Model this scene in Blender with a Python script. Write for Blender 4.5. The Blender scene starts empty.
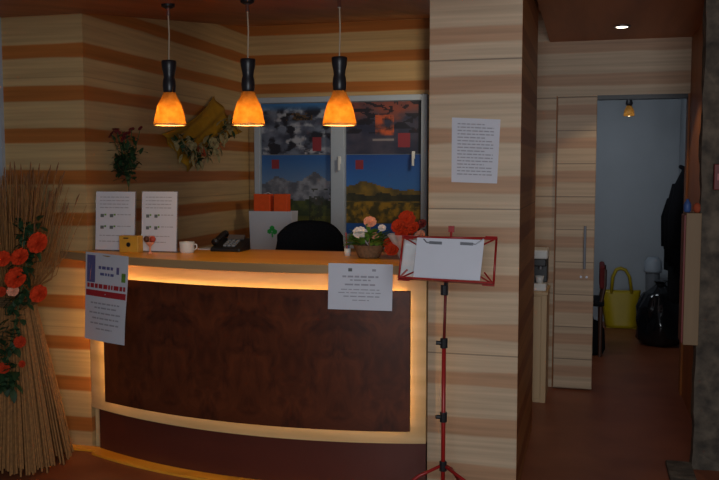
import bpy, bmesh, math, random
from mathutils import Vector, Matrix, noise
random.seed(7)
PI = math.pi
scene = bpy.context.scene
COL = scene.collection

# ------------------------------------------------------------------ camera model
F = 870.0
TH = math.atan(230 / F)
PT = math.atan(68 / F)
EYE = Vector((0, 0, 1.6))
FW = Vector((-math.sin(TH) * math.cos(PT), math.cos(TH) * math.cos(PT), -math.sin(PT)))
RT = Vector((math.cos(TH), math.sin(TH), 0))
UP = RT.cross(FW)


def ray(x, y):
    return FW + RT * ((x - 359.5) / F) - UP * ((y - 240) / F)


def AY(x, y, Y):
    d = ray(x, y)
    return EYE + d * (Y / d.y)


def AX(x, y, X):
    d = ray(x, y)
    return EYE + d * (X / d.x)


def AZ(x, y, Z):
    d = ray(x, y)
    return EYE + d * ((Z - 1.6) / d.z)


cam = bpy.data.cameras.new('camera')
cam.sensor_width = 36
cam.lens = F / 719 * 36
co = bpy.data.objects.new('camera', cam)
COL.objects.link(co)
co.location = EYE
co.rotation_euler = (PI / 2 - PT, 0, TH)
scene.camera = co
scene.view_settings.view_transform = 'Standard'
scene.view_settings.look = 'None'
scene.view_settings.gamma = 1
scene.view_settings.exposure = 0
scene.view_settings.use_curve_mapping = False


# ------------------------------------------------------------------ materials
def lin(c):
    return tuple((v / 12.92 if v <= 0.04045 else ((v + 0.055) / 1.055) ** 2.4) for v in c)


def S(r, g, b):
    return lin((r / 255, g / 255, b / 255))


def base_mat(name):
    m = bpy.data.materials.new(name)
    m.use_nodes = True
    nt = m.node_tree
    b = nt.nodes['Principled BSDF']
    return m, nt, b


def plain(name, col, rough=0.6, metal=0.0, var=0.12, scale=30, spec=0.4, bump=0.0, trans=0.0, alpha=1.0, sheen=0.0):
    m, nt, b = base_mat(name)
    tc = nt.nodes.new('ShaderNodeTexCoord')
    n = nt.nodes.new('ShaderNodeTexNoise')
    n.inputs['Scale'].default_value = scale
    n.inputs['Detail'].default_value = 4
    nt.links.new(tc.outputs['Object'], n.inputs['Vector'])
    r = nt.nodes.new('ShaderNodeValToRGB')
    r.color_ramp.elements[0].position = 0.3
    r.color_ramp.elements[1].position = 0.7
    r.color_ramp.elements[0].color = tuple(v * (1 - var) for v in col) + (1,)
    r.color_ramp.elements[1].color = tuple(min(1, v * (1 + var)) for v in col) + (1,)
    nt.links.new(n.outputs['Fac'], r.inputs['Fac'])
    nt.links.new(r.outputs['Color'], b.inputs['Base Color'])
    b.inputs['Roughness'].default_value = rough
    b.inputs['Metallic'].default_value = metal
    b.inputs['Specular IOR Level'].default_value = spec
    b.inputs['Transmission Weight'].default_value = trans
    b.inputs['Alpha'].default_value = alpha
    b.inputs['Sheen Weight'].default_value = sheen
    if bump:
        bp = nt.nodes.new('ShaderNodeBump')
        bp.inputs['Strength'].default_value = bump
        bp.inputs['Distance'].default_value = 0.01
        nt.links.new(n.outputs['Fac'], bp.inputs['Height'])
        nt.links.new(bp.outputs['Normal'], b.inputs['Normal'])
    return m


def emit(name, col, strength):
    m, nt, b = base_mat(name)
    b.inputs['Base Color'].default_value = tuple(col) + (1,)
    b.inputs['Emission Color'].default_value = tuple(col) + (1,)
    b.inputs['Emission Strength'].default_value = strength
    return m


def math_node(nt, op, a=None, b=None, c=None):
    n = nt.nodes.new('ShaderNodeMath')
    n.operation = op
    for i, v in enumerate((a, b, c)):
        if v is None:
            continue
        if isinstance(v, (int, float)):
            n.inputs[i].default_value = v
        else:
            nt.links.new(v, n.inputs[i])
    return n.outputs[0]


def board_wall(name, light, stripe, seam_dark=0.45, off=0.098, period=0.2385, frac=0.34, rough=0.45, seam_every=3, wob=0.05):
    """horizontal three-strip panelling: blond boards with redder bands, in world height"""
    m, nt, b = base_mat(name)
    g = nt.nodes.new('ShaderNodeNewGeometry')
    mp = nt.nodes.new('ShaderNodeMapping')
    mp.inputs['Scale'].default_value = (0.8, 0.8, 2.2)
    nt.links.new(g.outputs['Position'], mp.inputs['Vector'])
    wobn = nt.nodes.new('ShaderNodeTexNoise')
    wobn.inputs['Scale'].default_value = 1.6
    wobn.inputs['Detail'].default_value = 2
    nt.links.new(mp.outputs['Vector'], wobn.inputs['Vector'])
    sx = nt.nodes.new('ShaderNodeSeparateXYZ')
    nt.links.new(g.outputs['Position'], sx.inputs[0])
    z = sx.outputs['Z']
    zz = math_node(nt, 'DIVIDE', math_node(nt, 'SUBTRACT', z, off), period)
    w = math_node(nt, 'MULTIPLY', math_node(nt, 'SUBTRACT', wobn.outputs['Fac'], 0.5), wob * 6)
    fr = math_node(nt, 'FRACT', math_node(nt, 'ADD', zz, 0.0))
    # distance from the centre of the band
    d = math_node(nt, 'ABSOLUTE', math_node(nt, 'SUBTRACT', fr, frac / 2))
    d2 = math_node(nt, 'SUBTRACT', 1.0, d)
    dd = math_node(nt, 'MINIMUM', d, math_node(nt, 'ADD', d2, 0.0))
    edge = math_node(nt, 'ADD', dd, math_node(nt, 'MULTIPLY', w, 0.35))
    mr = nt.nodes.new('ShaderNodeMapRange')
    mr.interpolation_type = 'SMOOTHSTEP'
    mr.inputs['From Min'].default_value = frac / 2 - 0.03
    mr.inputs['From Max'].default_value = frac / 2 + 0.03
    mr.inputs['To Min'].default_value = 1
    mr.inputs['To Max'].default_value = 0
    nt.links.new(edge, mr.inputs['Value'])
    # grain
    mp2 = nt.nodes.new('ShaderNodeMapping')
    mp2.inputs['Scale'].default_value = (1.2, 1.2, 45)
    nt.links.new(g.outputs['Position'], mp2.inputs['Vector'])
    gn = nt.nodes.new('ShaderNodeTexNoise')
    gn.inputs['Scale'].default_value = 1.0
    gn.inputs['Detail'].default_value = 5
    nt.links.new(mp2.outputs['Vector'], gn.inputs['Vector'])
    mix = nt.nodes.new('ShaderNodeMix')
    mix.data_type = 'RGBA'
    nt.links.new(mr.outputs['Result'], mix.inputs['Factor'])
    mix.inputs['A'].default_value = light + (1,)
    mix.inputs['B'].default_value = stripe + (1,)
    # grain multiplies the colour
    gr = nt.nodes.new('ShaderNodeMapRange')
    gr.inputs['From Min'].default_value = 0.3
    gr.inputs['From Max'].default_value = 0.7
    gr.inputs['To Min'].default_value = 0.82
    gr.inputs['To Max'].default_value = 1.12
    nt.links.new(gn.outputs['Fac'], gr.inputs['Value'])
    # seams
    sfr = math_node(nt, 'FRACT', math_node(nt, 'DIVIDE', math_node(nt, 'SUBTRACT', z, 1.421), period * seam_every))
    sd = math_node(nt, 'MINIMUM', sfr, math_node(nt, 'SUBTRACT', 1.0, sfr))
    sm = math_node(nt, 'GREATER_THAN', sd, 0.0035 / (period * seam_every))
    sv = math_node(nt, 'MULTIPLY_ADD', sm, 1 - seam_dark, seam_dark)
    tot = math_node(nt, 'MULTIPLY', gr.outputs['Result'], sv)
    vm = nt.nodes.new('ShaderNodeVectorMath')
    vm.operation = 'SCALE'
    nt.links.new(mix.outputs['Result'], vm.inputs[0])
    nt.links.new(tot, vm.inputs['Scale'])
    nt.links.new(vm.outputs[0], b.inputs['Base Color'])
    b.inputs['Roughness'].default_value = rough
    b.inputs['Specular IOR Level'].default_value = 0.25
    return m


def plank(name, c1, c2, scale=(6, 0.6, 6), rough=0.45, spec=0.3, detail=5, dist=0.0):
    m, nt, b = base_mat(name)
    g = nt.nodes.new('ShaderNodeNewGeometry')
    mp = nt.nodes.new('ShaderNodeMapping')
    mp.inputs['Scale'].default_value = scale
    nt.links.new(g.outputs['Position'], mp.inputs['Vector'])
    n = nt.nodes.new('ShaderNodeTexNoise')
    n.inputs['Scale'].default_value = 1.0
    n.inputs['Detail'].default_value = detail
    n.inputs['Distortion'].default_value = dist
    nt.links.new(mp.outputs['Vector'], n.inputs['Vector'])
    r = nt.nodes.new('ShaderNodeValToRGB')
    r.color_ramp.elements[0].position = 0.35
    r.color_ramp.elements[1].position = 0.65
    r.color_ramp.elements[0].color = c1 + (1,)
    r.color_ramp.elements[1].color = c2 + (1,)
    nt.links.new(n.outputs['Fac'], r.inputs['Fac'])
    nt.links.new(r.outputs['Color'], b.inputs['Base Color'])
    b.inputs['Roughness'].default_value = rough
    b.inputs['Specular IOR Level'].default_value = spec
    return m


def stone_mat():
    m, nt, b = base_mat('rubble_stone')
    g = nt.nodes.new('ShaderNodeNewGeometry')
    v = nt.nodes.new('ShaderNodeTexVoronoi')
    v.inputs['Scale'].default_value = 5
    v.feature = 'DISTANCE_TO_EDGE'
    v2 = nt.nodes.new('ShaderNodeTexVoronoi')
    v2.inputs['Scale'].default_value = 5
    n = nt.nodes.new('ShaderNodeTexNoise')
    n.inputs['Scale'].default_value = 14
    n.inputs['Detail'].default_value = 8
    for t in (v, v2, n):
        nt.links.new(g.outputs['Position'], t.inputs['Vector'])
    r = nt.nodes.new('ShaderNodeValToRGB')
    e = r.color_ramp.elements
    e[0].position, e[0].color = 0.3, S(62, 54, 46) + (1,)
    e[1].position, e[1].color = 0.7, S(116, 102, 86) + (1,)
    nt.links.new(n.outputs['Fac'], r.inputs['Fac'])
    mix = nt.nodes.new('ShaderNodeMix')
    mix.data_type = 'RGBA'
    mix.blend_type = 'MULTIPLY'
    mix.inputs['Factor'].default_value = 0.35
    nt.links.new(r.outputs['Color'], mix.inputs['A'])
    bw = nt.nodes.new('ShaderNodeRGBToBW')
    nt.links.new(v2.outputs['Color'], bw.inputs[0])
    nt.links.new(bw.outputs[0], mix.inputs['B'])
    nt.links.new(mix.outputs['Result'], b.inputs['Base Color'])
    bp = nt.nodes.new('ShaderNodeBump')
    bp.inputs['Strength'].default_value = 0.7
    bp.inputs['Distance'].default_value = 0.03
    nt.links.new(n.outputs['Fac'], bp.inputs['Height'])
    nt.links.new(bp.outputs['Normal'], b.inputs['Normal'])
    b.inputs['Roughness'].default_value = 0.85
    return m


def burl(name, c1, c2):
    """dark book-matched burl veneer: mirrored every 0.44 m"""
    m, nt, b = base_mat(name)
    g = nt.nodes.new('ShaderNodeNewGeometry')
    sx = nt.nodes.new('ShaderNodeSeparateXYZ')
    nt.links.new(g.outputs['Position'], sx.inputs[0])
    px = math_node(nt, 'PINGPONG', math_node(nt, 'ADD', sx.outputs['X'], 4.0), 0.235)
    cx = nt.nodes.new('ShaderNodeCombineXYZ')
    nt.links.new(px, cx.inputs[0])
    nt.links.new(math_node(nt, 'MULTIPLY', sx.outputs['Z'], 0.7), cx.inputs[2])
    n = nt.nodes.new('ShaderNodeTexNoise')
    n.inputs['Scale'].default_value = 9
    n.inputs['Detail'].default_value = 6
    n.inputs['Distortion'].default_value = 1.6
    nt.links.new(cx.outputs[0], n.inputs['Vector'])
    r = nt.nodes.new('ShaderNodeValToRGB')
    r.color_ramp.elements[0].position = 0.3
    r.color_ramp.elements[1].position = 0.72
    r.color_ramp.elements[0].color = c1 + (1,)
    r.color_ramp.elements[1].color = c2 + (1,)
    nt.links.new(n.outputs['Fac'], r.inputs['Fac'])
    nt.links.new(r.outputs['Color'], b.inputs['Base Color'])
    b.inputs['Roughness'].default_value = 0.4
    b.inputs['Specular IOR Level'].default_value = 0.3
    return m


def vcol_mat(name, rough=0.45):
    m, nt, b = base_mat(name)
    a = nt.nodes.new('ShaderNodeVertexColor')
    a.layer_name = 'print'
    nt.links.new(a.outputs['Color'], b.inputs['Base Color'])
    b.inputs['Roughness'].default_value = rough
    return m


def amber_glass(name, c1, c2, strength):
    m, nt, b = base_mat(name)
    tc = nt.nodes.new('ShaderNodeTexCoord')
    n = nt.nodes.new('ShaderNodeTexNoise')
    n.inputs['Scale'].default_value = 38
    n.inputs['Detail'].default_value = 5
    nt.links.new(tc.outputs['Object'], n.inputs['Vector'])
    r = nt.nodes.new('ShaderNodeValToRGB')
    r.color_ramp.elements[0].position = 0.3
    r.color_ramp.elements[1].position = 0.7
    r.color_ramp.elements[0].color = c1 + (1,)
    r.color_ramp.elements[1].color = c2 + (1,)
    nt.links.new(n.outputs['Fac'], r.inputs['Fac'])
    tr = nt.nodes.new('ShaderNodeBsdfTranslucent')
    nt.links.new(r.outputs['Color'], tr.inputs['Color'])
    nt.links.new(r.outputs['Color'], b.inputs['Base Color'])
    b.inputs['Roughness'].default_value = 0.25
    mx = nt.nodes.new('ShaderNodeMixShader')
    mx.inputs[0].default_value = 0.75
    nt.links.new(b.outputs[0], mx.inputs[1])
    nt.links.new(tr.outputs[0], mx.inputs[2])
    nt.links.new(mx.outputs[0], nt.nodes['Material Output'].inputs['Surface'])
    return m


M = dict(
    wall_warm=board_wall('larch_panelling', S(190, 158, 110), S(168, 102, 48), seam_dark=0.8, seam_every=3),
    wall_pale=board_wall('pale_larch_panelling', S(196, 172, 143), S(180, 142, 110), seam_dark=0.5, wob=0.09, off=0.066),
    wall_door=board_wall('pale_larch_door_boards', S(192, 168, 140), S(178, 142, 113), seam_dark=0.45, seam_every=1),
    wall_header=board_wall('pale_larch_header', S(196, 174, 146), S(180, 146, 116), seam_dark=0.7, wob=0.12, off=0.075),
    wall_shaded=board_wall('shaded_larch_panelling', S(168, 110, 62), S(140, 80, 42), seam_dark=0.5, seam_every=3, off=0.066),
    ceiling=plank('dark_larch_ceiling', S(156, 88, 42), S(184, 110, 58), scale=(7, 0.7, 7)),
    hall_wood=plank('brown_wall_wood', S(140, 80, 28), S(164, 98, 38), scale=(3, 3, 0.6)),
    floor=plank('brown_tile_floor', S(124, 66, 42), S(144, 82, 54), scale=(2.5, 2.5, 2.5), rough=0.42, spec=0.35),
    honey=plank('honey_wood', S(238, 158, 42), S(248, 174, 56), scale=(1.2, 9, 9), rough=0.38, spec=0.4),
    honey_pale=plank('pale_maple_wood', S(206, 170, 118), S(222, 188, 138), scale=(1.5, 6, 14), rough=0.5),
    edge=plank('maple_edge_band', S(158, 124, 84), S(170, 136, 94), scale=(2, 2, 14), rough=0.6),
    box_wood=plank('dull_oak', S(126, 102, 76), S(138, 114, 86), scale=(14, 14, 0.8), rough=0.6),
    cab_wood=plank('pale_cabinet_wood', S(188, 156, 116), S(202, 172, 132), scale=(14, 14, 0.8), rough=0.5),
    burl=burl('burl_veneer', S(62, 28, 16), S(104, 50, 26)),
    base=plain('mahogany_laminate', S(88, 42, 32), 0.4, var=0.06, scale=4),
    stone=stone_mat(),
    plaster=plain('grey_plaster', S(168, 174, 180), 0.9, var=0.03, scale=4),
    plaster_side=plain('white_plaster', S(176, 176, 172), 0.9, var=0.03, scale=4),
    paper=plain('white_paper', S(206, 206, 214), 0.7, var=0.02, scale=10),
    ink=plain('grey_ink', S(158, 156, 164), 0.8, var=0.05),
    ink_dark=plain('dark_ink', S(100, 104, 104), 0.8, var=0.05),
    ink_red=plain('red_ink', S(168, 40, 48), 0.7, var=0.06),
    ink_blue=plain('blue_ink', S(92, 92, 140), 0.7, var=0.06),
    acrylic=plain('clear_acrylic', (0.9, 0.9, 0.95), 0.06, var=0.0, trans=0.9),
    cello=plain('clear_cellophane', (0.85, 0.88, 0.9), 0.12, var=0.05, alpha=0.45),
    black=plain('black_plastic', (0.012, 0.012, 0.014), 0.4, var=0.1),
    black_fab=plain('black_fabric', (0.010, 0.010, 0.012), 0.9, var=0.25, scale=90, bump=0.2, spec=0.1),
    coat=plain('black_wool', (0.008, 0.008, 0.010), 0.95, var=0.25, scale=60, bump=0.2, spec=0.1),
    gloss_black=plain('glossy_black_film', (0.008, 0.008, 0.010), 0.12, var=0.1, spec=0.6),
    socket=plain('dark_lamp_socket', (0.014, 0.013, 0.016), 0.35, var=0.1),
    chrome=plain('chrome', (0.7, 0.7, 0.72), 0.2, metal=1.0, var=0.02),
    steel=plain('grey_metal', (0.25, 0.25, 0.27), 0.4, metal=0.8, var=0.05),
    dark_steel=plain('dark_metal', (0.10, 0.10, 0.11), 0.45, metal=0.5, var=0.05),
    cord=plain('pale_cord', S(170, 150, 125), 0.6, var=0.03),
    amber=amber_glass('amber_glass', (0.42, 0.24, 0.06), (0.60, 0.37, 0.12), 1),
    rim=plain('amber_glass_rim', S(250, 200, 130), 0.3, var=0.04),
    bulb=emit('warm_bulb', (1.0, 0.75, 0.42), 4),
    tube=emit('warm_light_strip', (1.0, 0.62, 0.22), 12),
    tube_bright=emit('bright_warm_light_strip', (1.0, 0.58, 0.18), 48),
    tube_dim=emit('dim_warm_light_strip', (1.0, 0.62, 0.22), 5),
    spot=emit('downlight_lens', (1.0, 0.82, 0.6), 6),
    red=plain('red_lacquer', S(150, 28, 26), 0.35, var=0.05),
    red_dark=plain('dark_red_panel', S(108, 30, 26), 0.5, var=0.05),
    frame=plain('grey_white_frame', S(168, 178, 188), 0.45, var=0.02),
    glass=plain('window_glass', (0.5, 0.55, 0.6), 0.05, var=0.0, trans=0.6),
    poster=vcol_mat('poster_print'),
    photo=vcol_mat('photo_print'),
    orange=plain('orange_board', S(232, 84, 24), 0.55, var=0.05),
    green_ink=plain('green_ink', S(40, 160, 70), 0.7, var=0.05),
    bag_white=plain('white_bag_paper', S(196, 198, 206), 0.6, var=0.02, scale=8),
    straw=plain('straw', S(146, 100, 52), 0.75, var=0.3, scale=60),
    ear=plain('straw_ears', S(124, 82, 48), 0.8, var=0.25, scale=60),
    twine=plain('twine', S(92, 70, 44), 0.9, var=0.2),
    petal=plain('orange_petal', S(206, 58, 26), 0.8, spec=0.1, var=0.15, scale=40),
    petal_red=plain('red_petal', S(176, 52, 26), 0.8, spec=0.1, var=0.15, scale=40),
    petal_white=plain('white_petal', S(226, 212, 206), 0.6, var=0.06),
    petal_pink=plain('salmon_petal', S(226, 150, 118), 0.6, var=0.1),
    burg=plain('burgundy_petal', S(110, 34, 34), 0.7, var=0.15),
    leaf=plain('dark_green_leaf', S(36, 62, 34), 0.6, var=0.25, scale=40),
    leaf_light=plain('fresh_green_leaf', S(98, 138, 50), 0.6, var=0.25, scale=40),
    stem=plain('green_stem', S(70, 80, 44), 0.7, var=0.1),
    wicker=plain('brown_wicker', S(120, 92, 66), 0.8, var=0.3, scale=70, bump=0.4),
    yellow_cloth=plain('yellow_cloth', S(164, 120, 18), 0.85, var=0.12, scale=20),
    dried=plain('dried_flower', S(156, 140, 96), 0.85, var=0.25, scale=50),
    rust=plain('rust_flower', S(160, 70, 40), 0.85, var=0.2, scale=50),
    yellow_box=plain('yellow_wood', S(206, 152, 52), 0.5, var=0.1, scale=16),
    yellow_bag=plain('yellow_vinyl', S(176, 150, 8), 0.45, var=0.05, scale=12),
    white=plain('white_plastic', S(214, 214, 210), 0.4, var=0.02),
    grey=plain('grey_plastic', S(120, 124, 130), 0.5, var=0.04),
    blue=plain('blue_plastic', S(56, 84, 140), 0.5, var=0.05),
    brown=plain('brown_glaze', S(96, 54, 34), 0.4, var=0.1),
    cherry=plain('red_glaze', S(176, 66, 48), 0.4, var=0.1),
    seat_red=plain('dark_red_cloth', S(104, 28, 26), 0.85, var=0.15),
    dark_wood=plain('dark_chair_wood', S(70, 42, 28), 0.5, var=0.15),
)


# ------------------------------------------------------------------ geometry helper
class MB:
    def __init__(self):
        self.v, self.f, self.mi, self.m = [], [], [], 0

    def add(self, vs, fs):
        o = len(self.v)
        self.v += [Vector(p) for p in vs]
        for f in fs:
            self.f.append([i + o for i in f])
            self.mi.append(self.m)
        return self

    def box(self, x0, x1, y0, y1, z0, z1):
        vs = [(x, y, z) for z in (z0, z1) for x, y in ((x0, y0), (x1, y0), (x1, y1), (x0, y1))]
        return self.add(vs, [(3, 2, 1, 0), (4, 5, 6, 7), (0, 1, 5, 4), (1, 2, 6, 5), (2, 3, 7, 6), (3, 0, 4, 7)])

    def obox(self, c, ax, ay, az):
        """oriented box from half-axis vectors"""
        c, ax, ay, az = Vector(c), Vector(ax), Vector(ay), Vector(az)
        vs = [c + ax * i + ay * j + az * k for k in (-1, 1) for i, j in ((-1, -1), (1, -1), (1, 1), (-1, 1))]
        return self.add(vs, [(3, 2, 1, 0), (4, 5, 6, 7), (0, 1, 5, 4), (1, 2, 6, 5), (2, 3, 7, 6), (3, 0, 4, 7)])

    def prism(self, poly, z0, z1):
        n = len(poly)
        vs = [(x, y, z0) for x, y in poly] + [(x, y, z1) for x, y in poly]
        fs = [tuple(range(n))[::-1], tuple(range(n, 2 * n))]
        fs += [(i, (i + 1) % n, n + (i + 1) % n, n + i) for i in range(n)]
        return self.add(vs, fs)

    def tube(self, pts, r, n=8, caps=True):
        pts = [Vector(p) for p in pts]
        rs = r if isinstance(r, (list, tuple)) else [r] * len(pts)
        vs, fs = [], []
        ref = None
        for i, p in enumerate(pts):
            t = (pts[min(i + 1, len(pts) - 1)] - pts[max(i - 1, 0)])
            t = t.normalized() if t.length > 1e-9 else Vector((0, 0, 1))
            if ref is None:
                ref = Vector((0, 0, 1)) if abs(t.z) < 0.9 else Vector((1, 0, 0))
            a = (ref - t * ref.dot(t)).normalized()
            ref = a
            b = t.cross(a)
            for k in range(n):
                q = 2 * PI * k / n
                vs.append(p + (a * math.cos(q) + b * math.sin(q)) * rs[i])
        for i in range(len(pts) - 1):
            for k in range(n):
                k2 = (k + 1) % n
                fs.append((i * n + k, i * n + k2, (i + 1) * n + k2, (i + 1) * n + k))
        if caps:
            fs.append(tuple(range(n))[::-1])
            fs.append(tuple(range((len(pts) - 1) * n, len(pts) * n)))
        return self.add(vs, fs)

    def lathe(self, c, prof, n=24, sx=1, sy=1, wob=None):
        c = Vector(c)
        vs, fs = [], []
        for i, (r, z) in enumerate(prof):
            for k in range(n):
                q = 2 * PI * k / n
                w = wob(q, i / (len(prof) - 1)) if wob else 1
                vs.append(c + Vector((r * w * math.cos(q) * sx, r * w * math.sin(q) * sy, z)))
        for i in range(len(prof) - 1):
            for k in range(n):
                k2 = (k + 1) % n
                fs.append((i * n + k, i * n + k2, (i + 1) * n + k2, (i + 1) * n + k))
        if prof[0][0] > 1e-5:
            fs.append(tuple(range(n))[::-1])
        if prof[-1][0] > 1e-5:
            fs.append(tuple(range((len(prof) - 1) * n, len(prof) * n)))
        return self.add(vs, fs)

    def ball(self, c, r, n=12, m=8, s=(1, 1, 1)):
        c = Vector(c)
        vs = [c + Vector((0, 0, -r * s[2]))]
        fs = []
        for i in range(1, m):
            a = -PI / 2 + PI * i / m
            for k in range(n):
                q = 2 * PI * k / n
                vs.append(c + Vector((math.cos(a) * math.cos(q) * r * s[0], math.cos(a) * math.sin(q) * r * s[1], math.sin(a) * r * s[2])))
        vs.append(c + Vector((0, 0, r * s[2])))
        for k in range(n):
            fs.append((0, 1 + (k + 1) % n, 1 + k))
            fs.append((len(vs) - 1, 1 + (m - 2) * n + k, 1 + (m - 2) * n + (k + 1) % n))
        for i in range(m - 2):
            for k in range(n):
                k2 = (k + 1) % n
                fs.append((1 + i * n + k, 1 + i * n + k2, 1 + (i + 1) * n + k2, 1 + (i + 1) * n + k))
        return self.add(vs, fs)

    def grid(self, fn, nu, nv):
        vs = [fn(i / nu, j / nv) for j in range(nv + 1) for i in range(nu + 1)]
        w = nu + 1
        fs = [(j * w + i, j * w + i + 1, (j + 1) * w + i + 1, (j + 1) * w + i) for j in range(nv) for i in range(nu)]
        return self.add(vs, fs)

    def build(self, name, mat, parent=None, smooth=False, bevel=0, origin=None, solid=0, sub=0):
        o0 = Vector(origin) if origin is not None else (parent_world(parent) if parent else Vector((0, 0, 0)))
        me = bpy.data.meshes.new(name)
        me.from_pydata([p - o0 for p in self.v], [], self.f)
        for m in (mat if isinstance(mat, (list, tuple)) else [mat]):
            me.materials.append(m)
        for p, i in zip(me.polygons, self.mi):
            p.material_index = i
        bm = bmesh.new()
        bm.from_mesh(me)
        bmesh.ops.recalc_face_normals(bm, faces=bm.faces)
        bm.to_mesh(me)
        bm.free()
        if smooth:
            for p in me.polygons:
                p.use_smooth = True
        o = bpy.data.objects.new(name, me)
        COL.objects.link(o)
        if parent:
            o.parent = parent
            o.location = o0 - parent_world(parent)
        else:
            o.location = o0
        if solid:
            md = o.modifiers.new('thickness', 'SOLIDIFY')
            md.thickness = solid
            md.offset = 0
        if bevel:
            md = o.modifiers.new('bevel', 'BEVEL')
            md.width = bevel
            md.segments = 2
            md.limit_method = 'ANGLE'
        if sub:
            md = o.modifiers.new('subdivision', 'SUBSURF')
            md.levels = md.render_levels = sub
        return o


def parent_world(o):
    p = Vector((0, 0, 0))
    while o:
        p += o.location
        o = o.parent
    return p


def thing(name, label, cat, loc, group=None):
    o = bpy.data.objects.new(name, None)
    o.empty_display_size = 0.05
    COL.objects.link(o)
    o.location = loc
    o['label'] = label
    o['category'] = cat
    if group:
        o['group'] = group
    return o


def tag(o, label, cat, group=None):
    o['label'] = label
    o['category'] = cat
    if group:
        o['group'] = group
    return o


def struct(o):
    o['kind'] = 'structure'
    return o


def dup(root, loc, label):
    def cp(o, parent):
        c = o.copy()
        COL.objects.link(c)
        c.parent = parent
        for ch in list(o.children):
            cp(ch, c)
        return c
    r = cp(root, None)
    r.location = loc
    r['label'] = label
    return r


# ------------------------------------------------------------------ room shell
LW = 4.386       # front face of the left wall stub
XL = -2.765      # inner face of the left wall
YB = 6.85        # back wall of the reception
XP0, XP1, YP0, YP1 = -0.765, -0.321, 4.22, 5.43   # the panelled pillar
YD = 6.55        # door wall
XR = 0.668       # corridor right wall


def cz(y):
    """height of the sloping reception ceiling"""
    return 2.485 + (y - 4.386) * 0.1285


struct(MB().box(-5.5, 3.5, -3.0, 10.2, -0.1, 0).build('floor', M['floor']))
# reception ceiling slopes up to the back
b = MB()
y0, y1 = 3.2, 7.0
b.add([(-5.5, y0, cz(y0)), (-0.33, y0, cz(y0)), (-0.33, y1, cz(y1)), (-5.5, y1, cz(y1)),
       (-5.5, y0, cz(y0) + .1), (-0.33, y0, cz(y0) + .1), (-0.33, y1, cz(y1) + .1), (-5.5, y1, cz(y1) + .1)],
      [(3, 2, 1, 0), (4, 5, 6, 7), (0, 1, 5, 4), (1, 2, 6, 5), (2, 3, 7, 6), (3, 0, 4, 7)])
struct(b.build('ceiling', M['ceiling']))
struct(MB().box(-0.30, 3.5, 3.2, YD + 0.02, 2.54, 2.64).build('ceiling_corridor', M['ceiling']))
struct(MB().box(-1.2, 1.2, YD + 0.08, 10.0, 2.6, 2.7).build('ceiling_far', M['plaster']))
struct(MB().box(-3.29, XL, LW, LW + 0.09, 0, 2.62).build('wall_left_front', M['wall_warm']))
struct(MB().box(XL - 0.09, XL, LW + 0.09, YB + 0.1, 0, 2.95).build('wall_left', M['wall_warm']))
struct(MB().box(XL, -0.95, YB, YB + 0.1, 0, 2.95).build('wall_back', M['wall_warm']))
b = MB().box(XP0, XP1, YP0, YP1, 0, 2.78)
b.mi[3] = 1      # flank towards the corridor: shade and warm bounce painted in as browner boards
struct(b.build('wall_pillar', [M['wall_pale'], M['wall_shaded']], bevel=0.003))
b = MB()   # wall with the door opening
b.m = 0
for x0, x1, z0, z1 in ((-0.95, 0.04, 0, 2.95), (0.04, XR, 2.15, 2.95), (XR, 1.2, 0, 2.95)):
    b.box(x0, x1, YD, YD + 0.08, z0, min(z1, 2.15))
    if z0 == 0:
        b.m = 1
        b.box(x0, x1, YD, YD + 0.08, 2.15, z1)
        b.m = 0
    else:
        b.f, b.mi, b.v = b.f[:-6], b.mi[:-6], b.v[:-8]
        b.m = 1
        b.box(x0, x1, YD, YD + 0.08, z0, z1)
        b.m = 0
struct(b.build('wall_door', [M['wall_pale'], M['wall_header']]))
struct(MB().box(-0.98, -0.95, YD, YB + 0.1, 0, 2.95).build('wall_return', M['wall_warm']))
struct(MB().box(XR, XR + 0.3, 5.0, YD, 0, 2.6).build('wall_right', M['hall_wood']))
# rough stone pier
def stone_side(u, v, side):
    x = 0.566 + (u * 1.5 if side == 0 else 0)
    y = 4.90 + (0 if side == 0 else u * 0.10)
    z = v * 2.6
    k = noise.noise(Vector((x * 6, y * 6, z * 5))) * 0.010 + noise.noise(Vector((x * 17, y * 17, z * 15))) * 0.006
    e = min(1, u * 8)
    return Vector((x + (k if side else k * (1 - e)), y + (k if side == 0 else k * (1 - e)), z))
b = MB()
b.grid(lambda u, v: stone_side(u, v, 0), 60, 100)
b.grid(lambda u, v: stone_side(u, v, 1), 6, 100)
b.box(0.585, 2.05, 4.94, 5.0, 0, 2.6)
struct(b.build('wall_stone', M['stone'], smooth=True))
struct(MB().box(-1.2, 1.2, 9.62, 9.72, 0, 2.7).build('wall_far', M['plaster']))
struct(MB().box(0.89, 1.03, YD + 0.08, 9.62, 0, 2.7).build('wall_far_right', M['plaster']))
struct(MB().box(-1.2, -1.1, YD + 0.08, 9.62, 0, 2.7).build('wall_far_left', M['plaster']))
struct(MB().box(-3.42, -3.29, LW - 0.03, LW + 0.1, 0, 2.6).build('trim_1', M['frame']))
struct(MB().box(-5.5, -3.42, LW, LW + 0.1, 0, 2.6).build('wall_left_outer', M['plaster_side']))
# door surround
b = MB()
b.m = 1
b.box(XR - 0.014, XR, YD - 0.012, YD + 0.1, 0, 2.15)
b.m = 0
b.box(0.04, XR - 0.014, YD - 0.0, YD + 0.1, 2.12, 2.15)
struct(b.build('trim_2', [M['black'], M['hall_wood']]))
# stone step at the foot of the pier
struct(MB().box(0.43, 0.56, 4.60, 4.93, 0, 0.03).build('trim_3', M['stone'], bevel=0.006))

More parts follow.
